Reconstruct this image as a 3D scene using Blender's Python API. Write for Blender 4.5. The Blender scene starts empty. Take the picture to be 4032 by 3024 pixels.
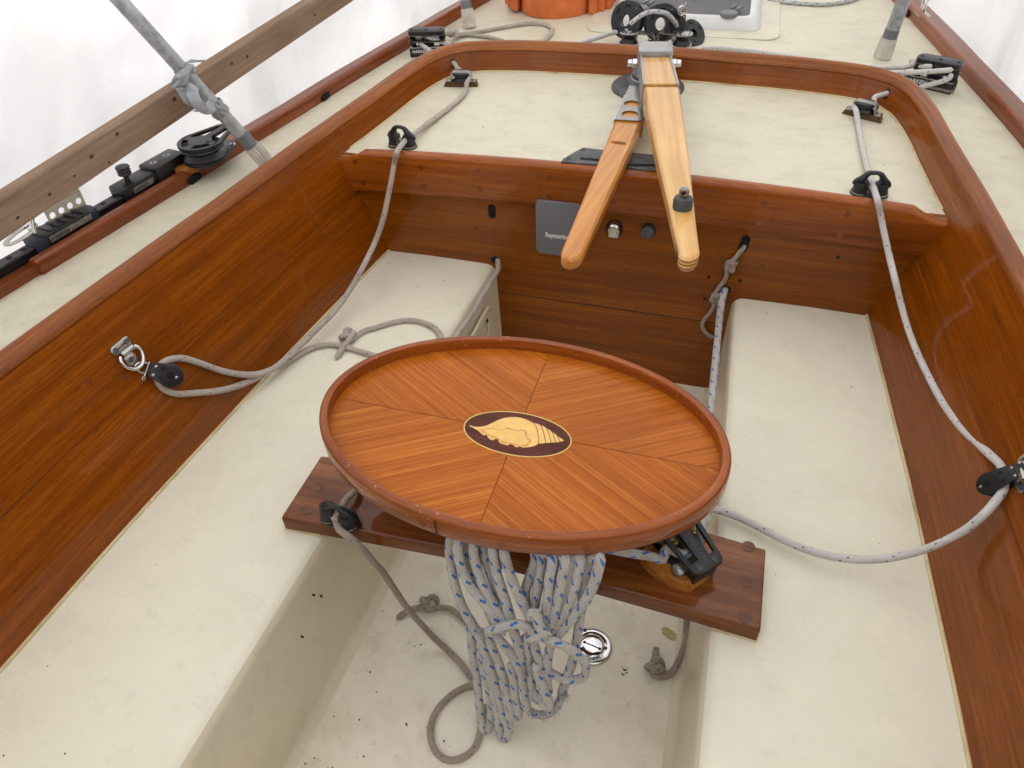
import bpy, bmesh, math, random
from mathutils import Vector as V, Matrix
random.seed(7)
scn = bpy.context.scene
COL = scn.collection

# ------------------------------------------------------------------ camera
PITCH, YAW, ROLL, FPX = 0.7318, 0.3236, -0.0484, 3000.0
CAM = V((0.3095, 0.0, 1.3))
F = V((-math.sin(YAW)*math.cos(PITCH), math.cos(YAW)*math.cos(PITCH), -math.sin(PITCH)))
_r = V((math.cos(YAW), math.sin(YAW), 0)); _u = _r.cross(F)
R = _r*math.cos(ROLL) + _u*math.sin(ROLL)
U = -_r*math.sin(ROLL) + _u*math.cos(ROLL)
cd = bpy.data.cameras.new('camera'); co = bpy.data.objects.new('camera', cd); COL.objects.link(co)
cd.sensor_width = 36; cd.lens = FPX/4032*36; cd.clip_start = .02; cd.clip_end = 200
M = Matrix((R, U, -F)).transposed().to_4x4(); M.translation = CAM
co.matrix_world = M; scn.camera = co

# ------------------------------------------------------------------ sky, sun, exposure
w = bpy.data.worlds.new('World'); scn.world = w; w.use_nodes = True
nt = w.node_tree; bg = nt.nodes['Background']
sky = nt.nodes.new('ShaderNodeTexSky'); sky.sky_type = 'NISHITA'; sky.sun_disc = False
SUN_EL, SUN_ROT = math.radians(70), math.radians(-8)
sky.sun_elevation = SUN_EL; sky.sun_rotation = SUN_ROT; sky.dust_density = 4; sky.air_density = 1.0; sky.ozone_density = 1
hs = nt.nodes.new('ShaderNodeHueSaturation'); hs.inputs['Saturation'].default_value = .04
nt.links.new(sky.outputs[0], hs.inputs['Color']); nt.links.new(hs.outputs[0], bg.inputs[0])
bg.inputs[1].default_value = 0.08
sd = bpy.data.lights.new('sun', 'SUN'); sd.energy = 2.5; sd.angle = math.radians(30); sd.color = (1, .98, .945)
so = bpy.data.objects.new('sun', sd); COL.objects.link(so)
sdir = V((math.sin(SUN_ROT)*math.cos(SUN_EL), math.cos(SUN_ROT)*math.cos(SUN_EL), math.sin(SUN_EL)))
so.rotation_euler = (-sdir).to_track_quat('-Z', 'Y').to_euler()
scn.view_settings.view_transform = 'Standard'; scn.view_settings.look = 'None'
scn.view_settings.exposure = 1.36; scn.view_settings.gamma = 1
scn.cycles.max_bounces = 8; scn.cycles.use_denoising = True; scn.cycles.caustics_reflective = False

# ------------------------------------------------------------------ pixel (4032 wide photo) -> point in the boat
def ray(x, y): return F + R*((x-2016)/FPX) - U*((y-1512)/FPX)
def Z(x, y, z): d = ray(x, y); return CAM + d*((z-CAM.z)/d.z)
def Y(x, y, yy): d = ray(x, y); return CAM + d*((yy-CAM.y)/d.y)
def X(x, y, xx): d = ray(x, y); return CAM + d*((xx-CAM.x)/d.x)
def PL(x, y, p, n): d = ray(x, y); return CAM + d*((V(p)-CAM).dot(n)/d.dot(n))

# ------------------------------------------------------------------ boat numbers (metres; z=0 seat top, x=0 centreline)
HD, Y0, ZF, FLARE = .3124, 1.888, -.36, .33
def catmull(pts, step=.012, closed=False):
    pts = [V(p) for p in pts]; out = []; n = len(pts)
    def g(i): return pts[i % n] if closed else pts[max(0, min(n-1, i))]
    for i in range(n if closed else n-1):
        p0, p1, p2, p3 = g(i-1), g(i), g(i+1), g(i+2)
        if not closed and i == 0: p0 = p1*2-p2
        if not closed and i == n-2: p3 = p2*2-p1
        d1 = max((p1-p0).length, 1e-5)**.5; d2 = max((p2-p1).length, 1e-5)**.5; d3 = max((p3-p2).length, 1e-5)**.5
        m1 = ((p1-p0)/d1-(p2-p0)/(d1+d2)+(p2-p1)/d2)*d2; m2 = ((p2-p1)/d2-(p3-p1)/(d2+d3)+(p3-p2)/d3)*d2
        k = max(1, int((p2-p1).length/step))
        for j in range(k):
            t = j/k; t2 = t*t; t3 = t2*t
            out.append(p1*(2*t3-3*t2+1)+m1*(t3-2*t2+t)+p2*(-2*t3+3*t2)+m2*(t3-t2))
    if not closed: out.append(pts[-1])
    return out
HALF = [(.975,-.7),(.958,0),(.942,.4),(.926,.75),(.90,1.1),(.8925,1.2),(.850,1.63),(.8205,1.9),(.800,2.05),(.782,2.19),(.766,2.33),
        (.746,2.45),(.728,2.515),(.700,2.566),(.66,2.598),(.62,2.615),(.46,2.644),(.25,2.656),(0,2.664)]
UCURVE = catmull([(x, y, 0) for x, y in HALF] + [(-x, y, 0) for x, y in HALF[-2::-1]], .035)
def bw(y):                                                      # coaming half width at deck level
    for (x0, y0), (x1, y1) in zip(HALF, HALF[1:]):
        if y0 <= y <= y1: return x0+(x1-x0)*(y-y0)/(y1-y0)
    return HALF[0][0] if y < 0 else 0
def xs(y): return bw(y)-FLARE*HD                                # seat outer edge half width
def rw(y):                                                      # toe rail inner half width
    P = [(-.8,1.545),(0,1.45),(1.036,1.292),(1.194,1.266),(1.66,1.188),(1.967,1.143),(2.4,1.072),(2.605,1.032),(3.056,.935),(3.45,.858),(3.73,.80),(4.6,.63)]
    for (a, b), (c, d) in zip(P, P[1:]):
        if a <= y <= c: return b+(d-b)*(y-a)/(c-a)
    return P[-1][1]
def ez(y): return -.022*max(0, min(1, 3.2-y))                   # the side deck falls towards the rail
def C(x, y, side, off=0):                                       # pixel -> inner face of the coaming (side -1 left, 1 right), off = inboard
    d = ray(x, y); lo, hi = .3, 4.0
    def f(t):
        p = CAM+d*t; return side*p.x-(bw(p.y)+FLARE*(p.z-HD)-off)
    a = lo
    for i in range(1, 400):
        b = lo+(hi-lo)*i/400
        if f(a) < 0 <= f(b): break
        a = b
    for _ in range(30):
        m = (a+b)/2
        if f(m) < 0: a = m
        else: b = m
    return CAM+d*a

# ------------------------------------------------------------------ materials
def lin(r, g, b):
    def c(v): v /= 255; return v/12.92 if v <= .04045 else ((v+.055)/1.055)**2.4
    return (c(r), c(g), c(b), 1)
def newmat(name):
    m = bpy.data.materials.new(name); m.use_nodes = True; t = m.node_tree; b = t.nodes['Principled BSDF']; return m, t, b
def coords(t, kind, scale, rot=0):                               # turned about z first, then stretched
    tc = t.nodes.new('ShaderNodeTexCoord'); src = tc.outputs[kind]
    if rot:
        m0 = t.nodes.new('ShaderNodeMapping'); m0.inputs['Rotation'].default_value = (0, 0, rot); t.links.new(src, m0.inputs[0]); src = m0.outputs[0]
    mp = t.nodes.new('ShaderNodeMapping'); mp.inputs['Scale'].default_value = scale
    t.links.new(src, mp.inputs[0]); return mp.outputs[0]
def noise(t, vec, scale, detail=4, rough=.55, dist=0):
    n = t.nodes.new('ShaderNodeTexNoise'); n.inputs['Scale'].default_value = scale; n.inputs['Detail'].default_value = detail
    n.inputs['Roughness'].default_value = rough; n.inputs['Distortion'].default_value = dist
    t.links.new(vec, n.inputs['Vector']); return n.outputs['Fac']
def ramp(t, fac, stops, interp='LINEAR'):
    r = t.nodes.new('ShaderNodeValToRGB'); r.color_ramp.interpolation = interp
    e = r.color_ramp.elements
    while len(e) < len(stops): e.new(.5)
    for k, (p, c) in enumerate(stops): e[k].position = p; e[k].color = c
    t.links.new(fac, r.inputs[0]); return r.outputs[0]
def mixc(t, a, b, fac, mode='MIX'):
    m = t.nodes.new('ShaderNodeMix'); m.data_type = 'RGBA'; m.blend_type = mode
    for s, v in ((6, a), (7, b)):
        if isinstance(v, tuple): m.inputs[s].default_value = v
        else: t.links.new(v, m.inputs[s])
    if isinstance(fac, (int, float)): m.inputs[0].default_value = fac
    else: t.links.new(fac, m.inputs[0])
    return m.outputs[2]
def math_(t, op, a, b=None):
    m = t.nodes.new('ShaderNodeMath'); m.operation = op
    for i, v in enumerate((a, b)):
        if v is None: continue
        if isinstance(v, (int, float)): m.inputs[i].default_value = v
        else: t.links.new(v, m.inputs[i])
    return m.outputs[0]
def bump(t, b, h, strength, dist=.002):
    n = t.nodes.new('ShaderNodeBump'); n.inputs['Strength'].default_value = strength; n.inputs['Distance'].default_value = dist
    t.links.new(h, n.inputs['Height']); t.links.new(n.outputs[0], b.inputs['Normal']); return n
BLK, WHT = (0,0,0,1), (1,1,1,1)
def plain(name, col, rough=.5, metal=0, coat=0, var=.12, vscale=30, bmp=0, bscale=200):
    m, t, b = newmat(name)
    v = coords(t, 'Object', (1,1,1)); n = noise(t, v, vscale, 5)
    c2 = tuple(min(1, k*(1-var*1.6)) for k in col[:3])+(1,); c3 = tuple(min(1, k*(1+var)) for k in col[:3])+(1,)
    t.links.new(ramp(t, n, [(.3, c2), (.7, c3)]), b.inputs['Base Color'])
    b.inputs['Roughness'].default_value = rough; b.inputs['Metallic'].default_value = metal; b.inputs['Coat Weight'].default_value = coat
    b.inputs['Coat Roughness'].default_value = .06
    if bmp: bump(t, b, noise(t, v, bscale, 3), bmp, .001)
    return m
def wood(name, dark, mid, light, axis='X', kind='Object', fine=90, broad=9, stretch=.035, coat=.9, crough=.05, rough=.4, contrast=1, pores=.5, spots=0, chips=0, bmix=.5, turn=0):
    m, t, b = newmat(name)
    sc = {'X': (stretch,1,1), 'Y': (1,stretch,1), 'Z': (1,1,stretch)}[axis]
    v = coords(t, kind, sc, turn)
    nf = noise(t, v, fine, 6, .62, .3); nb = noise(t, v, broad, 4, .6, .8)
    g = mixc(t, nf, nb, bmix)
    c = ramp(t, g, [(.5-.20/contrast, dark), (.5, mid), (.5+.17/contrast, light)])
    v2 = coords(t, kind, tuple(k*3 if k < 1 else k for k in sc)); npore = noise(t, v2, fine*3.2, 2, .5)
    c = mixc(t, c, tuple(k*.6 for k in dark[:3])+(1,), ramp(t, npore, [(.30, (pores,)*3+(1,)), (.43, BLK)]))
    v3 = coords(t, kind, (1,1,1)); big = noise(t, v3, 3.0, 3)
    c = mixc(t, c, tuple(k*.6 for k in mid[:3])+(1,), ramp(t, big, [(.45, BLK), (.8, (.45,.45,.45,1))]))
    if spots:
        sp = noise(t, v3, 60, 2, .4); c = mixc(t, c, lin(36,22,14), ramp(t, sp, [(.72, BLK), (.76, (spots,)*3+(1,))]))
    if chips:
        ch = noise(t, coords(t, 'Object', (1,1,2.2)), 75, 3, .6); rg = noise(t, v3, 6, 2)
        c = mixc(t, c, lin(216,170,126), math_(t, 'MULTIPLY', ramp(t, ch, [(.66, BLK), (.69, (chips,)*3+(1,))]), math_(t, 'GREATER_THAN', rg, .47)))
    t.links.new(c, b.inputs['Base Color'])
    b.inputs['Roughness'].default_value = rough; b.inputs['Coat Weight'].default_value = coat; b.inputs['Coat Roughness'].default_value = crough
    b.inputs['Coat IOR'].default_value = 1.5; b.inputs['Specular IOR Level'].default_value = .1
    wav = noise(t, v3, 14, 2)
    h = math_(t, 'ADD', math_(t, 'MULTIPLY', nf, .25), wav)
    bn = t.nodes.new('ShaderNodeBump'); bn.inputs['Strength'].default_value = .03; bn.inputs['Distance'].default_value = .004
    t.links.new(h, bn.inputs['Height']); t.links.new(bn.outputs[0], b.inputs['Normal']); t.links.new(bn.outputs[0], b.inputs['Coat Normal'])
    return m
def gel(name, col, dirt, amount=.5, specks=.3, bmp=.25, rough=.45, streak=(1,1,1)):
    m, t, b = newmat(name); v = coords(t, 'Object', (1,1,1)); vs = coords(t, 'Object', streak)
    n1 = noise(t, vs, 7, 8, .72, .3); n2 = noise(t, vs, 26, 8, .72, .2); n3 = noise(t, v, 150, 2, .5)
    c = mixc(t, col, dirt, ramp(t, n1, [(.48, BLK), (.70, (amount,)*3+(1,))]))
    c = mixc(t, c, tuple(k*.72 for k in dirt[:3])+(1,), ramp(t, n2, [(.57, BLK), (.72, (amount*.9,)*3+(1,))]))
    c = mixc(t, c, tuple(min(1, k*1.07) for k in col[:3])+(1,), ramp(t, noise(t, v, 9, 3), [(.5, BLK), (.7, (.5,.5,.5,1))]))
    vo = t.nodes.new('ShaderNodeTexVoronoi'); vo.inputs['Scale'].default_value = 34; t.links.new(v, vo.inputs['Vector'])
    sp = math_(t, 'MULTIPLY', math_(t, 'LESS_THAN', vo.outputs['Distance'], .05), math_(t, 'GREATER_THAN', noise(t, v, 7, 2), .53))
    c = mixc(t, c, lin(70,60,48), math_(t, 'MULTIPLY', sp, specks))
    t.links.new(c, b.inputs['Base Color']); b.inputs['Roughness'].default_value = rough
    b.inputs['Specular IOR Level'].default_value = .35
    if bmp: bump(t, b, math_(t, 'ADD', n3, math_(t, 'MULTIPLY', noise(t, v, 40, 3), .6)), bmp, .0015)
    return m
def rope_mat(name, base, dirt, fleck, rad, n=5, every=5, pair=True, fl_w=.5, jbase=4, dirty=.5):
    # braid pattern laid along the rope: UV u = metres along / radius, v = 0..1 round the rope
    m, t, b = newmat(name)
    tc = t.nodes.new('ShaderNodeTexCoord'); sx = t.nodes.new('ShaderNodeSeparateXYZ'); t.links.new(tc.outputs['UV'], sx.inputs[0])
    uu = math_(t, 'MULTIPLY', sx.outputs[0], .6*n/6.283); vv = math_(t, 'MULTIPLY', sx.outputs[1], n)
    a = math_(t, 'ADD', uu, vv); d = math_(t, 'SUBTRACT', uu, vv)
    fa, fd = math_(t, 'FRACT', a), math_(t, 'FRACT', d)
    ca = math_(t, 'ABSOLUTE', math_(t, 'SUBTRACT', fa, .5)); cdn = math_(t, 'ABSOLUTE', math_(t, 'SUBTRACT', fd, .5))
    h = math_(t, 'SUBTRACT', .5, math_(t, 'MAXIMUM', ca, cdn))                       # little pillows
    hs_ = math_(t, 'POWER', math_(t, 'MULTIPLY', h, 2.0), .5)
    ia, jd = math_(t, 'FLOOR', a), math_(t, 'FLOOR', d)
    mi = math_(t, 'LESS_THAN', math_(t, 'FLOORED_MODULO', ia, every), .5)
    mj = math_(t, 'LESS_THAN', math_(t, 'FLOORED_MODULO', jd, jbase), 1.5 if pair else .5)
    inner = math_(t, 'MULTIPLY', math_(t, 'LESS_THAN', ca, fl_w*.5), math_(t, 'LESS_THAN', cdn, .46))
    fl = math_(t, 'MULTIPLY', math_(t, 'MULTIPLY', mi, mj), inner)
    v = coords(t, 'Object', (1,1,1)); n1 = noise(t, v, 22, 5, .6)
    c = mixc(t, base, dirt, ramp(t, n1, [(.4, BLK), (.7, (dirty,)*3+(1,))]))
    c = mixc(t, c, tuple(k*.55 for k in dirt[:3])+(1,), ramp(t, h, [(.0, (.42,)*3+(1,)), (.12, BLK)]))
    c = mixc(t, c, fleck, fl)
    t.links.new(c, b.inputs['Base Color']); b.inputs['Roughness'].default_value = .85; b.inputs['Specular IOR Level'].default_value = .2
    b.inputs['Sheen Weight'].default_value = .25
    bump(t, b, math_(t, 'ADD', hs_, math_(t, 'MULTIPLY', noise(t, v, 400, 2), .3)), .7, rad*.22)
    return m
WD, WM, WL = lin(82,36,0), lin(129,64,1), lin(164,92,14)
m_coam = wood('varnished teak along', WD, WM, WL, 'X', 'UV', fine=130, broad=14, stretch=.03, coat=.5, crough=.03, contrast=.8, bmix=.45)
m_cap = wood('cap rail teak', lin(90,43,8), lin(136,73,22), lin(170,104,46), 'X', 'UV', fine=110, broad=12, stretch=.03, coat=.45, crough=.12, spots=.6)
m_bulk = wood('varnished teak across', lin(82,37,0), lin(128,66,1), lin(162,93,14), 'X', fine=110, broad=14, stretch=.03, coat=.5, crough=.03, contrast=.8)
m_trim = wood('varnished teak trim', lin(100,43,2), lin(146,74,12), lin(178,102,32), 'X', fine=110, broad=12, stretch=.035, coat=.55)
m_rail = wood('toe rail teak', lin(84,38,14), lin(132,68,32), lin(168,98,56), 'X', 'UV', fine=90, broad=12, stretch=.03, coat=.6, crough=.15)
m_bridge = wood('dark mahogany', lin(72,32,6), lin(114,60,20), lin(150,90,40), 'X', fine=110, broad=18, stretch=.05, coat=.7, crough=.04)
m_rim = wood('table rim teak', lin(100,44,6), lin(146,74,20), lin(178,104,40), 'X', 'UV', fine=110, broad=10, stretch=.04, coat=.6, chips=.45)
m_veneer = wood('table veneer', lin(130,62,6), lin(170,91,22), lin(200,124,46), 'X', 'UV', fine=190, broad=40, stretch=.009, coat=.2, crough=.12, contrast=.95, pores=.6, bmix=.35)
m_inlay_dark = wood('rosewood inlay', lin(58,22,14), lin(84,38,26), lin(108,56,40), 'X', fine=160, broad=30, stretch=.06, coat=.2, crough=.2)
m_shell = plain('boxwood inlay', lin(226,182,92), .35, coat=.5, var=.08, vscale=45)
m_whorl = plain('shaded whorl line', lin(150,92,36), .4, coat=.4)  # brown lines between the whorls of the shell
m_shell2 = plain('boxwood inlay shaded', lin(206,150,70), .35, coat=.5, var=.15, vscale=60)  # darker wood tone for the shell mouth
m_ash = wood('ash laminate', lin(176,122,58), lin(212,162,90), lin(232,190,126), 'Y', 'Object', fine=60, broad=36, stretch=.02, coat=.6, crough=.06, contrast=1.0, pores=.0, turn=-.215)
m_ash2 = wood('honey varnished ash', lin(168,98,26), lin(202,134,54), lin(228,170,92), 'Y', 'Object', fine=55, broad=30, stretch=.02, turn=.16, coat=.8, crough=.04, contrast=.95, pores=.0)
m_stripe = plain('dark laminate strip', lin(58,26,16), .3, coat=.6)
m_plank = wood('weathered softwood', lin(106,84,68), lin(146,122,102), lin(172,150,130), 'X', 'UV', fine=70, broad=14, stretch=.07, coat=0, rough=.85, contrast=.8, pores=.0)
m_knot = plain('wood knot', lin(74,50,36), .8)
m_padwood = wood('pad wood', lin(92,50,14), lin(168,106,40), lin(200,142,66), 'X', fine=40, broad=20, stretch=.12, coat=.4, crough=.2)
m_seat = gel('painted seat', lin(226,222,201), lin(202,196,172), .3, .2, .22)
m_riser = gel('painted riser', lin(220,211,186), lin(194,180,150), .35, .1, .03, rough=.3)
m_sole = gel('painted sole', lin(236,230,211), lin(200,190,166), .5, .5, .3)
m_deck = gel('non skid deck', lin(213,207,184), lin(172,165,142), .42, .25, .3, streak=(1,1.8,1))
m_bead = gel('sealant bead', lin(208,192,150), lin(160,140,90), .8, .6, 0)
m_black = plain('black plastic', lin(24,24,26), .38, var=.2)
m_black2 = plain('dull black alloy', lin(34,35,40), .45, var=.25)
m_navy = plain('navy plastic', lin(40,50,66), .5)
m_hole = plain('dark recess', lin(8,6,5), .9)
m_grey = plain('grey plastic', lin(110,112,116), .5, var=.06, bmp=.05)
m_greyplate = plain('worn grey alloy', lin(84,86,88), .5, metal=.2, var=.3, vscale=40)
m_chrome = plain('polished steel', lin(215,215,215), .08, metal=1, var=.02)
m_steel = plain('stainless steel', lin(180,178,172), .25, metal=1, var=.12, vscale=60)
m_dsteel = plain('mirror bracket steel', lin(150,148,144), .16, metal=1, var=.08)
m_alu = plain('dull alloy', lin(168,168,166), .42, metal=.85, var=.1, vscale=25)
m_galv = plain('galvanised pipe', lin(164,168,170), .5, metal=.4, var=.25, vscale=45)
m_brass = plain('brass screw', lin(130,100,52), .45, metal=.8, var=.3, vscale=300)
m_plug = wood('teak plug', lin(88,38,10), lin(122,60,20), lin(146,80,32), 'X', fine=200, broad=40, stretch=.2)
m_plugmid = wood('brown plug', lin(66,36,16), lin(98,56,28), lin(126,80,44), 'X', fine=260, broad=80, stretch=.3, coat=.6)
m_plugdark = wood('grey teak plug', lin(48,36,22), lin(92,66,42), lin(120,92,58), 'X', fine=260, broad=80, stretch=.3, coat=.3)
m_orange = plain('orange plastic', lin(220,118,62), .5, var=.14, vscale=14)
m_white = plain('white frame', lin(214,214,212), .3, var=.03)
m_rubber = plain('grey rubber', lin(74,78,80), .7, var=.2, vscale=60)
m_cloth = plain('white cloth sleeve', lin(206,200,188), .9, var=.12, vscale=40, bmp=.5, bscale=60)
m_tape = plain('silver tape', lin(150,154,158), .38, metal=.35, var=.1, vscale=60)
m_tape2 = plain('grey tape band', lin(112,116,120), .45, metal=.2, var=.06)
m_letter = plain('white lettering', lin(214,214,214), .5, var=.02)
m_letterdk = plain('raised dark lettering', lin(58,60,64), .5, var=.02)
m_label = plain('worn silver label', lin(150,148,140), .4, metal=.5, var=.4, vscale=150)
m_yellow = plain('yellow stringing', lin(216,190,96), .4, coat=.4, var=.05)
m_smoke = plain('smoked acrylic', lin(70,70,70), .5, var=.2, vscale=9)
m_dirt = plain('dirt', lin(62,50,38), .9, var=.3)
m_stain = plain('yellow stain', lin(186,174,120), .6, var=.2, vscale=120)
RG, RB = .0078, .0093
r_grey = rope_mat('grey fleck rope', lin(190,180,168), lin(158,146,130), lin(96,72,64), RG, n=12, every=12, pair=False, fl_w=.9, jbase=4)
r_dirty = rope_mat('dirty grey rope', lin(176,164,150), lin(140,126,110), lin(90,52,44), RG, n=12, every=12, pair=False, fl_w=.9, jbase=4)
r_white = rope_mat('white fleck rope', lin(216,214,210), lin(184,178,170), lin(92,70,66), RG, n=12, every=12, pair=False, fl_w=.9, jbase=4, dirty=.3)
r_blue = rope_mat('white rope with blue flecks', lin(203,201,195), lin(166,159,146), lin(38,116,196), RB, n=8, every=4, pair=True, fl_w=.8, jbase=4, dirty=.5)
m_tarp, t, b = newmat('white shrink wrap')
v = coords(t, 'Object', (1,1,.8)); n = noise(t, v, 2.2, 4, .55, 1.0)
t.links.new(ramp(t, n, [(.3, (.74,.74,.76,1)), (.7, (.9,.9,.9,1))]), b.inputs['Base Color'])
b.inputs['Roughness'].default_value = .45
tr = t.nodes.new('ShaderNodeBsdfTranslucent'); tr.inputs[0].default_value = (.93,.93,.95,1)
mx = t.nodes.new('ShaderNodeMixShader'); mx.inputs[0].default_value = .72
t.links.new(b.outputs[0], mx.inputs[1]); t.links.new(tr.outputs[0], mx.inputs[2]); t.links.new(mx.outputs[0], t.nodes['Material Output'].inputs[0])
bump(t, b, noise(t, v, 5, 4, .5, 1.5), .5, .05)
t.links.new(ramp(t, noise(t, v, 1.7, 5, .6, 1.2), [(.3, (.80,.80,.82,1)), (.7, (.97,.97,.98,1))]), tr.inputs[0])

# ------------------------------------------------------------------ object helpers
def root_loc(p):
    while p is not None and p.parent is not None: p = p.parent
    return p.location.copy() if p is not None else None
def tag(o, label, cat, group=None):
    o['label'] = label; o['category'] = cat
    if group: o['group'] = group
    return o
def thing(name, loc, label, cat, group=None):
    o = bpy.data.objects.new(name, None); COL.objects.link(o); o.location = V(loc); o.empty_display_size = .05
    return tag(o, label, cat, group)
def link(name, me, mat, parent=None, origin=None):
    o = bpy.data.objects.new(name, me); me.materials.append(mat); COL.objects.link(o)
    if parent is not None:
        L = root_loc(parent); me.transform(Matrix.Translation(-L)); o.parent = parent
    else:
        if origin is None:
            zs = [v.co.z for v in me.vertices]; xs_ = [v.co.x for v in me.vertices]; ys = [v.co.y for v in me.vertices]
            origin = V(((min(xs_)+max(xs_))/2, (min(ys)+max(ys))/2, min(zs)))
        me.transform(Matrix.Translation(-V(origin))); o.location = V(origin)
    return o
class FR:                                                       # a local frame
    def __init__(s, o, x=(1,0,0), y=None, z=(0,0,1)):
        s.o = V(o); s.z = V(z).normalized(); x = V(x); s.x = (x-s.z*x.dot(s.z)).normalized(); s.y = s.z.cross(s.x)
    def __call__(s, a, b=0, c=0): return s.o+s.x*a+s.y*b+s.z*c
    def mat(s): m = Matrix((s.x, s.y, s.z)).transposed().to_4x4(); m.translation = s.o; return m
    def at(s, a, b, c=0, ang=0):
        f = FR(s(a, b, c), s.x*math.cos(ang)+s.y*math.sin(ang), None, s.z); return f
W0 = FR((0,0,0))
class MB:
    def __init__(s): s.bm = bmesh.new(); s.uv = s.bm.loops.layers.uv.new('UVMap')
    def face(s, vs, uv=None):
        try: f = s.bm.faces.new(vs)
        except ValueError: return None
        if uv:
            for l, q in zip(f.loops, uv): l[s.uv].uv = q
        return f
    def box(s, fr, a0, a1, b0, b1, c0, c1, bev=.0, seg=2, taper=0):
        P = [(a0,b0,c0),(a1,b0,c0),(a1,b1,c0),(a0,b1,c0),(a0+taper,b0+taper,c1),(a1-taper,b0+taper,c1),(a1-taper,b1-taper,c1),(a0+taper,b1-taper,c1)]
        vs = [s.bm.verts.new(fr(*p)) for p in P]
        fs = [s.face([vs[i] for i in q]) for q in ((3,2,1,0),(4,5,6,7),(0,1,5,4),(1,2,6,5),(2,3,7,6),(3,0,4,7))]
        if bev:
            es = list({e for f in fs for e in f.edges}); bmesh.ops.bevel(s.bm, geom=es, offset=bev, segments=seg, affect='EDGES', profile=.5)
        return s
    def prism(s, fr, poly, c0, c1, bev=0, seg=2, top=None):
        lo = [s.bm.verts.new(fr(p[0], p[1], c0)) for p in poly]; tp = top or poly
        hi = [s.bm.verts.new(fr(p[0], p[1], c1)) for p in tp]; n = len(poly)
        ar = sum(poly[i][0]*poly[(i+1)%n][1]-poly[(i+1)%n][0]*poly[i][1] for i in range(n))
        if ar < 0: lo.reverse(); hi.reverse()
        ft = s.face(hi); s.face(lo[::-1]); 
        for i in range(n): s.face([lo[i], lo[(i+1)%n], hi[(i+1)%n], hi[i]])
        if bev and ft: bmesh.ops.bevel(s.bm, geom=list(ft.edges), offset=bev, segments=seg, affect='EDGES', profile=.5)
        return s
    def ringprism(s, fr, outer, inner, c0, c1):                 # plate with one hole (same point count)
        n = len(outer); L = [[s.bm.verts.new(fr(p[0], p[1], c)) for p in q] for q in (outer, inner) for c in (c0, c1)]
        ol, oh, il, ih = L
        for i in range(n):
            j = (i+1) % n
            s.face([oh[i], oh[j], ih[j], ih[i]]); s.face([ol[j], ol[i], il[i], il[j]])
            s.face([ol[i], ol[j], oh[j], oh[i]]); s.face([il[j], il[i], ih[i], ih[j]])
        return s
    def lathe(s, fr, prof, seg=24, cap=True, sx=1, sy=1, a0=0, a1=2*math.pi):
        full = abs(a1-a0-2*math.pi) < 1e-6; n = seg if full else seg+1; rows = []
        for r, z in prof:
            rows.append([s.bm.verts.new(fr(r*sx*math.cos(a0+(a1-a0)*k/seg), r*sy*math.sin(a0+(a1-a0)*k/seg), z)) for k in range(n)])
        for A, B in zip(rows, rows[1:]):
            for k in range(seg): s.face([A[k], A[(k+1)%n], B[(k+1)%n], B[k]])
        if cap and full:
            if prof[0][0] > 1e-6: s.face(rows[0][::-1])
            if prof[-1][0] > 1e-6: s.face(rows[-1])
        return s
    def cyl(s, p0, p1, r0, r1=None, seg=16, bev=0):
        p0, p1 = V(p0), V(p1); d = p1-p0; r1 = r0 if r1 is None else r1
        fr = FR(p0, d.orthogonal(), None, d); L = d.length
        if bev: prof = [(r0-bev,0),(r0,bev),(r1,L-bev),(r1-bev,L)]
        else: prof = [(r0,0),(r1,L)]
        return s.lathe(fr, prof, seg)
    def tube(s, pts, rad, seg=10, step=.006, closed=False, raw=False, flat=1, up=None, uvr=None, caps=True):
        P = [V(p) for p in pts] if raw else catmull(pts, step, closed)
        n = len(P); 
        if n < 2: return s
        T = [(P[min(i+1, n-1)]-P[max(i-1, 0)]).normalized() if not closed else (P[(i+1)%n]-P[i-1]).normalized() for i in range(n)]
        N = (V(up)-T[0]*V(up).dot(T[0])).normalized() if up else T[0].orthogonal().normalized()
        rows = []; u = [0]
        for i in range(n):
            if up: N2 = V(up)-T[i]*V(up).dot(T[i]); N = N2.normalized() if N2.length > 1e-4 else N
            else: N = (N-T[i]*N.dot(T[i])).normalized()
            B = T[i].cross(N); r = rad(i/(n-1)) if callable(rad) else rad
            rows.append([s.bm.verts.new(P[i]+N*(r*flat*math.cos(2*math.pi*k/seg))+B*(r*math.sin(2*math.pi*k/seg))) for k in range(seg)])
            if i: u.append(u[-1]+(P[i]-P[i-1]).length/(uvr or (rad if not callable(rad) else r)))
        m = n if closed else n-1
        for i in range(m):
            A, B_ = rows[i], rows[(i+1)%n]; ua = u[i]; ub = u[i+1] if i+1 < n else u[i]+1
            for k in range(seg):
                k2 = (k+1) % seg
                s.face([A[k], A[k2], B_[k2], B_[k]], [(ua, k/seg), (ua, (k+1)/seg), (ub, (k+1)/seg), (ub, k/seg)])
        if not closed and caps: s.face(rows[0][::-1], [(3.1, 0)]*seg); s.face(rows[-1], [(3.1, 0)]*seg)
        return s
    def grid(s, rows, uvs=None, flip=False):
        VV = [[s.bm.verts.new(p) for p in r] for r in rows]
        for i in range(len(rows)-1):
            for k in range(len(rows[0])-1):
                q = [(i,k),(i,k+1),(i+1,k+1),(i+1,k)]
                if flip: q.reverse()
                s.face([VV[a][b] for a, b in q], [uvs[a][b] for a, b in q] if uvs else None)
        return s
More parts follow.
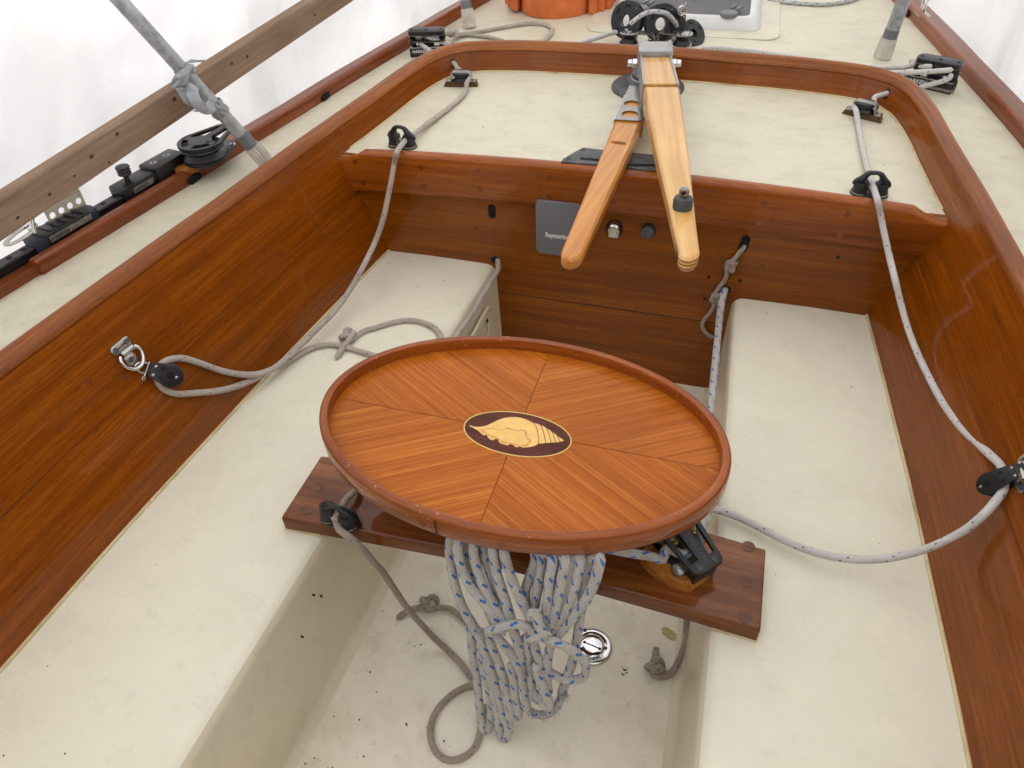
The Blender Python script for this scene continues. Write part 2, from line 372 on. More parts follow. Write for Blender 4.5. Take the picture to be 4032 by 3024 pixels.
    def build(s, name, mat, parent=None, bevel=0, smooth=38, origin=None, recalc=True):
        if recalc: bmesh.ops.recalc_face_normals(s.bm, faces=s.bm.faces)
        me = bpy.data.meshes.new(name); s.bm.to_mesh(me); s.bm.free()
        if smooth:
            me.shade_smooth(); me.set_sharp_from_angle(angle=math.radians(smooth))
        o = link(name, me, mat, parent, origin)
        if bevel:
            b = o.modifiers.new('bevel', 'BEVEL'); b.width = bevel; b.segments = 2; b.limit_method = 'ANGLE'; b.angle_limit = math.radians(40)
        return o
def struct(o): o['kind'] = 'structure'; return o
def circ(cx, cy, r, n=20, ry=None): return [(cx+r*math.cos(2*math.pi*k/n), cy+(ry or r)*math.sin(2*math.pi*k/n)) for k in range(n)]
def rrect(a0, a1, b0, b1, r, n=5):
    o = []
    for cx, cy, s0 in ((a1-r,b1-r,0),(a0+r,b1-r,90),(a0+r,b0+r,180),(a1-r,b0+r,270)):
        for k in range(n+1): a = math.radians(s0+90*k/n); o.append((cx+r*math.cos(a), cy+r*math.sin(a)))
    return o
def slot(cx, cy, hw, hh, n=8):                                  # stadium, long axis = b
    o = []
    for k in range(n+1): a = math.pi*k/n; o.append((cx+hw*math.cos(a), cy+hh-hw+hw*math.sin(a)))
    for k in range(n+1): a = math.pi+math.pi*k/n; o.append((cx+hw*math.cos(a), cy-hh+hw+hw*math.sin(a)))
    return o
def text(body, fr, size, mat, parent, name='lettering', depth=.0006, bold=.02, shear=0, align='LEFT', sx=1):
    cu = bpy.data.curves.new(name, 'FONT'); cu.body = body; cu.size = size; cu.extrude = depth; cu.offset = bold*size; cu.shear = shear
    cu.align_x = align; cu.align_y = 'CENTER'; cu.resolution_u = 2
    tmp = bpy.data.objects.new('tmp', cu); COL.objects.link(tmp)
    me = bpy.data.meshes.new_from_object(tmp.evaluated_get(bpy.context.evaluated_depsgraph_get()))
    bpy.data.objects.remove(tmp); me.name = name
    me.materials.clear(); me.transform(fr.mat() @ Matrix.Diagonal((sx,1,1,1)))
    return link(name, me, mat, parent)
def screw(fr, r, parent, mat=None, name='screw', slotang=.4, h=.002):
    mb = MB(); mb.lathe(fr, [(r,-.001),(r,h*.6),(r*.7,h),(0,h*1.15)], 14)
    o = mb.build(name, mat or m_steel, parent)
    MB().box(fr.at(0,0,h,slotang), -r*.75, r*.75, -r*.13, r*.13, 0, h*.3).build('screw_slot', m_hole, o, smooth=0)
    return o
def disc(fr, r, name, mat, parent, h=.0008, ry=None, n=20):
    return MB().prism(fr, circ(0,0,r,n,ry), -.0004, h).build(name, mat, parent)

# ------------------------------------------------------------------ the boat's fixed setting: decks, sole, seats
CAMB = .022
def camb(x): return CAMB*max(0, 1-(x/.82)**2)
HALF[:] = [(x, y if y < 2.4 else y-camb(x)*2.69) for x, y in HALF]
UCURVE = catmull([(x, y, 0) for x, y in HALF] + [(-x, y, 0) for x, y in HALF[-2::-1]], .03)
def DK(x, y, h=0):                                              # pixel -> cambered aft deck, h above it
    z = HD+h
    for _ in range(6): p = Z(x, y, z); z = HD+h+camb(p.x)
    return p
mb = MB(); ys = [-.8+.1*i for i in range(27)]+[1.886]
for s in (-1, 1):
    mb.grid([[V((s*(bw(y)+.006+(rw(y)+.03-bw(y))*k/6), y, HD+ez(y)*(k/6)**1.6)) for k in range(7)] for y in ys])
ya = [1.886+.1*i for i in range(29)]
mb.grid([[V((rw(y)*1.03*k/24, y, HD+camb(rw(y)*1.03*k/24)+ez(y)*(max(0, rw(y)*abs(k)/24-.83)/max(.05, rw(y)-.83))**1.6)) for k in range(-24, 25)] for y in ya])
bmesh.ops.remove_doubles(mb.bm, verts=mb.bm.verts, dist=.0005)
struct(mb.build('deck', m_deck, recalc=True))
mb = MB(); mb.grid([[V((-.44+.88*k/8, -.8+.3*i, ZF)) for k in range(9)] for i in range(10)])
struct(mb.build('cockpit_floor', m_sole))
def xi(y):
    P = [(-.8,.43),(0,.416),(.32,.409),(.8,.396),(1.888,.357)]
    for (a, b), (c, d) in zip(P, P[1:]):
        if a <= y <= c: return b+(d-b)*(y-a)/(c-a)
    return .357
SY = [-.75+.12*i for i in range(22)]+[1.8875]
for s, lab in ((-1, 'long cream painted bench seat beside the hanging padeye pulley, with recessed locker panel'),
               (1, 'long cream painted bench seat on the side of the drooping white rope and diesel filler')):
    T = thing('bench_seat', (s*.6, .6, ZF), lab, 'seat', 'cockpit benches')
    rows = []; rr = []
    for y in SY:
        a, o = xi(y), xs(y); f = a-.008
        rows.append([V((s*(o+.012), y, -.001)), V((s*(o-.05), y, 0)), V((s*(a+.6*(o-a)), y, .002)), V((s*(a+.09), y, .001)), V((s*(a+.032), y, 0))] +
                    [V((s*(a+.032-.032*math.sin(math.radians(q))), y, -.032+.032*math.cos(math.radians(q)))) for q in (15,30,45)])
        rr.append([V((s*(a+.032-.032*math.sin(math.radians(q))), y, -.032+.032*math.cos(math.radians(q)))) for q in (45,60,75,90)] +
                  [V((s*f, y, ZF+.024)), V((s*(f-.003), y, ZF+.012)), V((s*(f-.011), y, ZF+.004)), V((s*(f-.026), y, ZF+.0008))])
    MB().grid(rows).build('seat_top', m_seat, T, smooth=60)
    ri = MB().grid(rr).build('seat_riser', m_riser, T, smooth=60)
    MB().tube([V((s*(xs(y)-.001), y, .001)) for y in SY], .0042, 8, .1).build('sealant_bead', m_bead, T)
    if s < 0:
        # locker panel moulded proud of the riser near the bulkhead
        fr = FR((-.3535, 1.55, -.17), (0,1,0), None, (1,0,-.03))
        out = rrect(-.33,.25,-.13,.10,.045,6); inn = rrect(-.30,.215,-.10,.07,.035,6)
        p = MB().ringprism(fr, out, inn, -.004, .006).build('locker_frame', m_riser, T, bevel=.003)
        for a, b in ((.2,.06),(.06,.083),(-.1,.083),(-.25,.083)):
            MB().prism(fr, circ(a, b, .005, 12, .009), .004, .0066).build('vent_slot', m_hole, p)
        fr = FR((-(xi(.7)-.004), .7, -.15), (0,1,0), None, (1,0,-.03))
        for a, b in ((.02,.07),(.04,.035),(-.05,.02)):
            MB().prism(fr, circ(a, b, .0016, 10, .004), -.002, .0032).build('vent_slot', m_hole, ri)

mb = MB(); mb.box(W0, -1.02, 1.02, -.86, -.80, ZF-.02, .66, .02); struct(mb.build('cabin_wall', m_bulk))  # added wall behind the camera: cuts front light, gives varnish something to reflect

# ------------------------------------------------------------------ cockpit coaming
def sheer(y): return max(0, 1.4-y)*.018
def ucurve_frames():
    P = UCURVE; n = len(P); out = []; L = 0
    for i in range(n):
        t = (P[min(i+1,n-1)]-P[max(i-1,0)]).normalized(); N = V((t.y, -t.x, 0))   # outward (curve runs right side -> aft -> left side)
        if i: L += (P[i]-P[i-1]).length
        out.append((P[i], N, L))
    return out
UF = ucurve_frames()
def coampt(p, N, o, z, c=True):
    k = max(0, min(1, (z-HD)/.08)) if c else 0
    return V((p.x, p.y, 0))+N*(FLARE*(z-HD)+o)+V((0, 0, z+(camb(p.x) if p.y > 1.95 else camb(p.x)*0)+sheer(p.y)*k))
CT = thing('cockpit_coaming', (0, 2.6, HD), 'varnished teak coaming board bent in one U around the whole cockpit', 'coaming')
def coam_strip(i0, i1, prof_in, name, mat, off=0, parent=CT):
    rows = []; uvs = []
    for (p, N, L) in UF[i0:i1+1]:
        prof = prof_in(p); rows.append([coampt(p, N, o+off, z) for o, z in prof]); v = 0; r = []
        for k, q in enumerate(rows[-1]):
            if k: v += (q-rows[-1][k-1]).length
            r.append((L, v))
        uvs.append(r)
    return MB().grid(rows, uvs).build(name, mat, parent, smooth=40)
SEAM = .20
yb = 1.889
IA = next(i for i in range(len(UF)) if UF[i][0].y > 1.93); IB = len(UF)-1-IA; IE = len(UF)-1
side_lo = lambda p: [(.0, -.006), (0, .06), (0, .13), (0, SEAM)]
side_up = lambda p: [(0, SEAM+.0004), (0, .29), (0, .376), (.026, .376), (.026, HD-.02)]
aft = lambda p: [(0, HD-.012), (0, .35), (0, .376), (.026, .376), (.026, HD-.02)]
for i0, i1 in ((0, IA), (IB, IE)):
    coam_strip(i0, i1, side_lo, 'lower_board', m_coam)
    coam_strip(i0, i1, side_up, 'side_board', m_coam)
    coam_strip(i0, i1, lambda p: [(-.0002, SEAM-.0006), (-.0002, SEAM+.001)], 'seam', m_stripe)
coam_strip(IA, IB, aft, 'aft_board', m_coam)
capprof = lambda p: [(.0005,.3765),(-.003,.379),(-.0035,.386),(-.0005,.3935),(.006,.4005),(.015,.4035),(.024,.402),(.031,.396),(.034,.387),(.032,.379),(.0255,.3765)]
coam_strip(0, IE, capprof, 'cap_rail', m_cap)
MB().tube([coampt(p, N, -.001, HD+.0015) for p, N, L in UF if p.y > 1.93], .0032, 8, .1, raw=True).build('sealant_bead', m_bead, CT)
def coamframe(x, y, side, off=0):                               # frame lying on the coaming face: x along (aft), y up the face, z out of it (inboard)
    p = C(x, y, side, off); e = .02
    a = V((side*(bw(p.y-e)+FLARE*(p.z-HD)), p.y-e, p.z)); b = V((side*(bw(p.y+e)+FLARE*(p.z-HD)), p.y+e, p.z))
    ax = (b-a).normalized(); up = V((side*FLARE, 0, 1)); up = (up-ax*up.dot(ax)).normalized()
    n = ax.cross(up); n = n if n.x*side < 0 else -n
    return FR(p, ax, None, n)
for (x, y) in ((250,1680),(490,1485),(714,1284),(897,1119),(1100,1000),(1056,1980)[:2],(350,1500),(1205,852),(1060,980)):
    f = coamframe(x, y, -1); disc(f, .0075, 'plug', m_plug, CT, .0006)
for (x, y) in ((3745,1185),(3810,1370),(3898,1592),(3560,905),(3700,1010)):
    f = coamframe(x, y, 1); disc(f, .0075, 'plug', m_plug, CT, .0006)

# ------------------------------------------------------------------ bulkhead with trim board
BT = thing('bulkhead', (0, Y0, ZF), 'varnished teak bulkhead across the aft end of the cockpit, with trim board and rope holes', 'bulkhead')
FB = FR((0, Y0, 0), (1,0,0), None, (0,-1,0))                     # x across, y up, z towards the camera
def bpoly(z0, z1, hw0, hw1): return [(-hw0,z0),(hw0,z0),(hw1,z1),(-hw1,z1)]
edge = lambda z: xs(1.888)+FLARE*z+.004
MB().prism(FB, bpoly(-.10+.0005, HD+.002, edge(-.1), edge(HD)), -.018, 0).build('panel', m_bulk, BT)
MB().prism(FB, bpoly(ZF-.01, -.1015, .6, .6), -.018, 0).build('lower_panel', m_bulk, BT)
MB().prism(FB, bpoly(-.102, -.099, .37, .37), -.01, .0003).build('seam', m_hole, BT, smooth=0)
def ztop(x):
    a = abs(x)
    if a > .79: return .313
    if a > .735: k = (.79-a)/.055; k = k*k*(3-2*k); return .313+k*.025
    return .338+.022*(1-(a/.735)**2)
def zbot(x): return .212+.026*(1-(x/.78)**2)
rows = []
N_ = 60
for i in range(N_+1):
    x = -.825+1.65*i/N_; zt, zb = ztop(x), zbot(x)
    lim = lambda z: max(-(edge(z)-.002), min(edge(z)-.002, x))
    rows.append([V((lim(zt), 1.903, zt-.012)), V((lim(zt), 1.900, zt-.002)), V((lim(zt), 1.893, zt)), V((lim(zt), 1.876, zt-.001)), V((lim(zt), 1.869, zt-.007)),
                 V((lim(zt), 1.868, zt-.014)), V((lim(zb), 1.868, zb+.004)), V((lim(zb), 1.871, zb)), V((lim(zb), 1.887, zb))])
mb = MB(); mb.grid(rows); mb.build('trim_board', m_trim, BT, smooth=50)
FT = FR((0, 1.868, 0), (1,0,0), None, (0,-1,0))
def onB(x, y, yy=Y0): p = Y(x, y, yy); return (p.x, p.z)
def sc2(x, y): return (1350+x*.6103, y*.6103)
def sc3(x, y): return (2682+x*.6103, y*.6103)
for q in (sc2(78,1045),sc2(505,1080),sc2(875,1107),sc2(1333,1147),sc2(132,1180),sc2(527,1200),sc2(888,1222),sc2(1333,1265),sc2(1743,1310),
          sc3(535,1310),sc3(1073,1385),sc3(505,1435),sc3(1025,1513)):
    a, b = onB(*q, 1.868); disc(FT.at(a, b), .0085, 'plug', m_plug, BT, .0006)
for q in (sc2(963,1363),):
    a, b = onB(*q); MB().prism(FB.at(a, b), slot(0,0,.0115,.023), -.002, .0006).build('slot_hole', m_hole, BT)
a, b = onB(2931, 960); MB().prism(FB.at(a, b, 0, -.12), slot(0,0,.0125,.026), -.002, .0006).build('slot_hole', m_hole, BT)
for q, r in (((1952,1024),.0145),((2858,1140),.0135)):
    a, b = onB(*q); h = MB().lathe(FB.at(a, b), [(r*1.16,0),(r*1.12,.0008),(r,.0009)], 24, cap=False).build('hole_rim', m_plugdark, BT)
    disc(FB.at(a, b), r, 'rope_hole', m_hole, BT, .0007)
for q in (sc2(857,1472),sc2(972,1490),sc2(1088,1503),(2838,1023),(2914,1032),(2999,1046)):
    a, b = onB(*q); screw(FB.at(a, b), .0068, BT, m_brass, 'brass_screw', .2, .0014)
for q in ((2791,1090),(2914,1105),(2775,1177),(3300,1013)):
    a, b = onB(*q); disc(FB.at(a, b), .0055, 'bolt_hole', m_hole, BT, .0006)

# ------------------------------------------------------------------ toe rails
for s, lab in ((-1, 'reddish teak toe rail along the deck edge under the grey plank and black track'), (1, 'reddish teak toe rail along the deck edge, clear of any plank')):
    T = thing('toe_rail', (s*1.15, 2, HD), lab, 'toe rail', 'toe rails')
    yy = [-.8+.12*i for i in range(46)]
    def sweep(prof, y0, y1, name, mat):
        rows = []; uv = []
        for y in sorted({round(q, 4) for q in yy if y0 <= q <= y1} | {y0}):
            rows.append([V((s*(rw(y)+o), y, z+ez(y))) for o, z in prof]); v = 0; r = []
            for k, q in enumerate(rows[-1]):
                if k: v += (q-rows[-1][k-1]).length
                r.append((y, v))
            uv.append(r)
        mb = MB().grid(rows, uv)
        for r in (rows[0], rows[-1]): mb.face([mb.bm.verts.new(p) for p in r])
        return mb.build(name, mat, T, smooth=35)
    sweep([(.0,HD-.012),(.006,.346),(.009,.353),(.014,.357),(.022,.357),(.027,.353),(.029,.346),(.030,.330)], 1.16 if s < 0 else -.8, 4.5, 'upright_rail', m_rail)
    sweep([(.012,HD-.02),(.013,.336),(.1,.331),(.108,.322),(.108,.29),(.09,.27)], -.8, 4.5, 'covering_board', m_rail)
    for q in (((815,697),(1311,374)) if s < 0 else ((3561,63),(4026,615))):
        p = Z(*q, HD+.0); y = p.y
        fr = FR((s*(rw(y)+.001), y, HD+.013+ez(y)), (V((s*(rw(y+.05)-rw(y-.05)), .1, 0))), None, V((-s, 0, .15)))
        MB().prism(fr, circ(0,0,.03,20,.0135), -.003, .0016).build('scupper', m_hole, T)

mb = MB(); mb.grid([[V((x, y, -1.9)) for x in (-60, -3, 3, 60)] for y in (-60, 0, 6, 60)]); struct(mb.build('ground', plain('pale yard concrete', lin(176,172,164), .9, var=.15, vscale=2)))  # unseen pale plane, added to bounce light onto the sheets from outside
# ------------------------------------------------------------------ shrink-wrap sheets either side
random.seed(3)
for s, lab in ((-1, 'white translucent shrink wrap sheet hanging behind the grey plank'), (1, 'white translucent shrink wrap sheet hanging behind the toe rail without plank')):
    rows = []
    for i in range(-8, 72):  # unseen roof and closed ends, shaped to dim and soften the light inside
        y = -1.6+7.4*i/63 if 0 <= i < 64 else (-1.6+.075*i if i < 0 else 5.8+.075*(i-63)); r = []; X1 = rw(min(y, 4.5))+.30
        cl = math.sqrt(max(0, 1-(i/8)**2)) if i < 0 else (math.sqrt(max(0, 1-((i-63)/8)**2)) if i > 63 else 1)
        for k in range(56):
            z = -.6+3.0*k/55; x = X1*(1-max(0, z/2.4)**2.2)
            wob = (.018*math.sin(y*7.3+z*2.1)+.010*math.sin(y*17+z*5.3)+.012*math.sin(z*9-y*4)+.006*math.sin(y*31-z*7))*(1 if k < 52 else 0)
            r.append(V((s*(x*cl+wob*.8*cl), y, z+wob*.3)))
        rows.append(r)
    o = MB().grid(rows).build('tarpaulin', m_tarp, smooth=80); tag(o, lab, 'tarpaulin', 'shrink wrap sheets')
    sol = o.modifiers.new('thickness', 'SOLIDIFY'); sol.thickness = .002

# ------------------------------------------------------------------ helpers for fittings
def a2s(x, y): return (1700+.36166*x, 2100+.36166*y)             # a working crop of the photo, in its own pixels
def rope(pts, rad, seg=10, step=None, mb=None):
    mb = mb or MB(); L = sum((a-b).length for a, b in zip(pts, pts[1:])); k1, k2 = L/(rad*5.3), L/(rad*12.7); ph = random.random()*6
    return mb.tube(pts, lambda t: rad*(1+.022*math.sin(t*k1+ph)+.03*math.sin(t*k2+ph*2))*math.sqrt(max(.03, 1-max(0, 1-min(t, 1-t)*L/(1.1*rad))**2)), seg, step or rad*.7, uvr=rad)
def P3(l):                                                       # (x, y, z) pixels on a height, or (x, y, 'y', v) / (x, y, 'c', side, off) / (x, y, 'd', h)
    out = []
    for q in l:
        if isinstance(q, V): out.append(q)
        elif len(q) == 3: out.append(Z(*q))
        elif q[2] == 'y': out.append(Y(q[0], q[1], q[3]))
        elif q[2] == 'c': out.append(C(q[0], q[1], q[3], q[4]))
        elif q[2] == 'd': out.append(DK(q[0], q[1], q[3]))
    return out
def knot(fr, r, g=.36, rev=False):                               # an overhand knot as points, tails leave along -x and +x
    out = []; t0, t1 = math.pi+g, 3*math.pi-g; n = 22
    for k in range(n+1):
        t = t0+(t1-t0)*k/n
        out.append(fr((math.sin(t)+2*math.sin(2*t))*r*.82, (math.cos(t)-2*math.cos(2*t))*r*.82+r, (1.6-math.sin(3*t)*1.05)*r))
    return out[::-1] if rev else out

def cam_cleat(base, xdir, sc, label, tall=1.0, up=(0,0,1)):
    # base at the deck; rope runs along local y, cams sit left and right of it
    fr = FR(base, xdir, None, up); T = thing('cam_cleat', base, label, 'cam cleat', 'cam cleats')
    k = sc
    def f(a, b, c): return fr(a*k, b*k, c*k)
    G = FR(fr.o, fr.x, None, fr.z); G.__class__ = FR
    class SF(FR):
        def __call__(s, a, b=0, c=0): return s.o+s.x*(a*k)+s.y*(b*k)+s.z*(c*k)
    S = SF(base, xdir, None, up)
    MB().prism(S, slot(0,0,.024,.052,10) and [(q[1], q[0]) for q in slot(0,0,.025,.053,10)], 0, .006).build('base_plate', m_black2, T, bevel=.001)
    for s in (-1, 1):
        c = SF(S(s*.0275, 0, .006), S.x, None, S.z)
        p = MB().lathe(c, [(.022,0),(.0225,.004),(.0205,.012),(.0195,.030),(.0185,.033),(.012,.034)], 22, sx=1, sy=1.06).build('cam', m_black2, T)
        MB().lathe(c, [(.0236,.0),(.0240,.002),(.0236,.004)], 22, cap=False).build('cam_rim', m_steel, p)
        # toothed inner face of the cam
        MB().box(SF(S(s*.0075, -.006, .008), S.x, None, S.z), -.0025, .0025, -.012, .012, 0, .024, .001).build('cam_jaw', m_steel, p)
        sp = SF(S(s*.030, .001, .0405), S.x*.95+S.z*(.0 if s < 0 else 0), None, V(S.z)+S.x*s*.28-S.y*.25)
        disc_ = MB().lathe(sp, [(.006,.001),(.0055,.0022),(0,.0024)], 14).build('screw', m_steel, p)
        MB().box(SF(sp(0,0,.0024), S.x+S.y, None, sp.z), -.0045, .0045, -.0009, .0009, 0, .0005).build('screw_slot', m_hole, p, smooth=0)
    # arched fairlead over the rope
    H = .060+.012*(tall-1)*2
    pts = [S(-.047,.003,.030), S(-.042,.001,.038), S(-.030,-.002,.047), S(-.016,-.004,H-.004), S(0,-.005,H), S(.016,-.004,H-.004), S(.030,-.002,.047), S(.042,.001,.038), S(.047,.003,.030)]
    def rr(t): e = abs(2*t-1); return k*(.0072+.0068*max(0, 1-abs(e-.62)/.5))
    MB().tube(pts, rr, 14, .002, flat=.8, up=S.z).build('fairlead', m_black, T, smooth=70)
    for s in (-1, 1):
        MB().tube([S(s*.026,-.002,.046), S(s*.017,-.008,.038), S(s*.0115,-.012,.027), S(s*.0105,-.012,.020)], lambda t: k*(.0105-.0055*t), 12, .002).build('fairlead_prong', m_black, T, smooth=70)
    return T, S

def standup_block(base, xdir, sc, label):
    T = thing('turning_block', base, label, 'turning block', 'turning blocks on the aft deck'); k = sc
    class SF(FR):
        def __call__(s, a, b=0, c=0): return s.o+s.x*(a*k)+s.y*(b*k)+s.z*(c*k*.74)
    S = SF(base, xdir, None)
    bot = [(-.058,-.016),(.058,-.016),(.052,.018),(-.052,.018)]; top = [(-.050,-.014),(.050,-.014),(.046,.014),(-.046,.014)]
    MB().prism(S, bot, 0, .019, top=top).build('wood_pad', m_plugdark, T, bevel=.001)
    st = [S(-.050,0,.0205), S(-.036,0,.0205), S(-.031,0,.024), S(-.030,0,.052), S(-.026,0,.0565), S(.026,0,.0565), S(.030,0,.052), S(.031,0,.024), S(.036,0,.0205), S(.050,0,.0205)]
    mb = MB()
    rows = [[p+S.y*(k*b)+n*(k*c) for b, c in ((-.011,0),(.011,0),(.011,.003),(-.011,.003),(-.011,0))] for p, n in zip(st, [S.z]*2+[S.x*-1]*2+[S.z]*2+[S.x]*2+[S.z]*2)]
    mb.grid(rows); mb.build('strap', m_steel, T, bevel=.0006, smooth=25)
    MB().prism(SF(S(0,0,.0535), S.x, None, S.z), circ(0,0,.029,28,.026), 0, .0055, .002).build('top_cheek', m_black2, T)
    MB().lathe(S, [(.026,.024),(.027,.027),(.022,.032),(.0205,.037),(.022,.042),(.027,.047),(.026,.050)], 28, sy=.95).build('sheave', m_black, T)
    for a, b, r in ((0,0,.0048),(.016,.008,.0016),(-.016,.008,.0016),(.016,-.01,.0016),(-.016,-.01,.0016)):
        MB().lathe(SF(S(a,b,.0588), S.x, None, S.z), [(r,0),(r,.0008),(r*.6,.0014),(0,.0015)], 12).build('rivet', m_steel if r > .003 else m_hole, T)
    for a in (-.044, .044):
        MB().lathe(SF(S(a,0,.0238), S.x, None, S.z), [(.0048,-.001),(.0045,.0016),(.002,.0028),(0,.003)], 14).build('screw', m_steel, T)
    return T, S

# aft deck fittings: two cam cleats, two turning blocks
pL = DK(1586, 577); pR = DK(3420, 766)
cam_cleat(pL, V((1,-.10,0)), .88, 'black cam cleat on the aft deck holding the grey rope, nearer the grey plank', 1.45)
cam_cleat(pR, V((1,.02,0)), .88, 'black cam cleat on the aft deck above the white rope that droops to the seat', 1.45)
bL = DK(1819, 336); bR = DK(3396, 460)
TBL, SBL = standup_block(bL, V((1,.10,0)), 1.06, 'small black turning block on a wood pad beside the grey rope hole')
TBR, SBR = standup_block(bR, V((1,-.42,0)), 1.06, 'small black turning block on a wood pad in the corner below the white rope hole')

# rope holes through the coaming corner
hL = (1776, 250); hR = (3487, 365)
def ucoam(x, y, z):                                              # pixel -> inner face of the aft coaming, near height z
    p = Z(x, y, z); return p
for q, nm in ((hL, -1), (hR, 1)):
    best = None
    d = ray(*q)
    for (p, N, L) in UF:
        if p.y < 2.2 or p.x*nm < .3: continue
        for zz in [HD+.02+.002*i for i in range(30)]:
            pt = coampt(p, N, -.0005, zz); v = pt-CAM; e = (v-d*(v.dot(d)/d.dot(d))).length
            if best is None or e < best[0]: best = (e, pt, N)
    e, pt, N = best
    fr = FR(pt, V((N.y, -N.x, 0)), None, -N+V((0,0,FLARE)))
    MB().lathe(fr, [(.0185,0),(.0180,.001),(.0155,.0012)], 24, cap=False).build('hole_rim', m_plugdark, CT)
    disc(fr, .0157, 'rope_hole', m_hole, CT, .0009, .0145)
    if nm < 0: HL3, NL3 = pt, N
    else: HR3, NR3 = pt, N

# ------------------------------------------------------------------ grey control line on the plank side
pts = [HL3+NL3*.03, HL3-NL3*.012+V((0,0,.001)), Z(1800, 268, HL3.z-.005)] + [SBL(.012,.030,.037), SBL(.0265,.014,.037), SBL(.0285,-.004,.036)] + \
      P3([(1837,330,'d',.022),(1836,352,'d',.010),(1812,386,'d',.009),(1760,430,'d',.009),(1690,482,'d',.012),(1640,520,'d',.018),(1602,548,'d',.026),(1580,572,'d',.030),(1562,602,.374)]) + \
      P3([(1553,640,'y',1.852),(1543,700,'y',1.83),(1528,775,'y',1.81),(1512,850,'y',1.79),(1486,930,'y',1.765),(1440,1030,.125),(1385,1130,.075),(1318,1225,.05),(1235,1310,.038),(1150,1390,.034)]) + \
      P3([(1075,1452,.034),(985,1500,'c',-1,.016),(880,1535,'c',-1,.012),(760,1548,'c',-1,.012),(690,1550,'c',-1,.010),(640,1528,'c',-1,.009),(618,1490,'c',-1,.009)]) + \
      P3([(622,1455,'c',-1,.009),(642,1428,'c',-1,.009),(675,1414,'c',-1,.009),(720,1411,'c',-1,.010),(790,1431,'c',-1,.011),(870,1459,'c',-1,.011),(945,1474,'c',-1,.013),(1010,1474,.05)]) + \
      P3([(1085,1448,.022),(1150,1412,.012),(1215,1376,.0085),(1260,1362,.0085),(1310,1358,.0085),(1380,1374,.0085),(1460,1396,.0085),(1540,1420,.0085),(1640,1450,.0085)])
o = rope(pts, RG, 10).build('control_line', r_grey); tag(o, 'grey flecked rope from coaming hole through cleat to the padeye pulley', 'rope')
# the line from the bulkhead hole, with a stopper knot on the seat
fk = FR(Z(1372, 1330, .0085), V((1,.15,0)))
kz = .0085
kn = knot(FR(Z(1385,1340,.002), (Z(1420,1310,0)-Z(1340,1370,0))), RG*1.12, .5)
a, b = onB(1957,1022)
pts = [V((a, 1.90, b)), V((a+.006, 1.876, b-.004))] + P3([(1962,1055,.012),(1920,1130,.012),(1862,1230,.010),(1795,1325,.010),(1740,1400,.009)]) + \
      P3([(1745,1420,.0085),(1750,1385,.0085),(1745,1350,.0085),(1718,1298,.0085),(1690,1280,.0085),(1640,1264,.0085),(1585,1263,.0085),(1530,1275,.0085),(1475,1292,.0085),(1430,1305,.0095)])
pts = pts[:7]+[Z(1700,1470,.009),Z(1730,1470,.009)]+pts[7:]
tail = P3([(1347,1372,.014),(1333,1397,.010),(1321,1413,.0085)])
o = rope(pts+kn[::-1]+tail, RG, 10).build('knotted_line', r_grey); tag(o, 'grey rope from the bulkhead hole with a stopper knot on the seat', 'rope')

# ------------------------------------------------------------------ whiter control line on the other side
pts = [HR3+NR3*.03, HR3-NR3*.012, Z(3445,382,HR3.z-.004)] + [SBR(.012,.030,.037), SBR(-.010,.0275,.037), SBR(-.0265,.010,.037), SBR(-.0285,-.006,.036)] + \
      P3([(3372,440,'d',.026),(3376,470,'d',.012),(3384,520,'d',.009),(3398,590,'d',.009),(3412,650,'d',.011),(3424,690,'d',.018),(3436,725,'d',.026),(3446,760,'d',.028),(3456,792,.362)]) + \
      P3([(3466,840,'y',1.855),(3482,920,'y',1.835),(3502,1010,'y',1.80),(3524,1100,.235),(3546,1190,.19),(3574,1290,.155),(3610,1385,.14),(3650,1470,.135),(3700,1565,.14),(3752,1642,.15),(3806,1706,.165),(3862,1758,.185)]) + \
      P3([(3905,1797,'c',1,.012),(3938,1830,'c',1,.010),(3952,1862,'c',1,.009),(3956,1895,'c',1,.009),(3948,1935,'c',1,.011),(3925,1968,'c',1,.016)]) + \
      P3([(3880,2020,.19),(3810,2080,.15),(3720,2130,.11),(3620,2170,.075),(3510,2196,.052),(3400,2204,.040),(3290,2194,.034),(3180,2166,.03),(3080,2124,.026),(2990,2076,.022),(2900,2034,.02),(2810,2005,.02),(2720,1995,.03)])
o = rope(pts, RG, 10).build('control_line', r_white); tag(o, 'whitish flecked rope drooping from cleat to the pulley at the picture edge', 'rope')

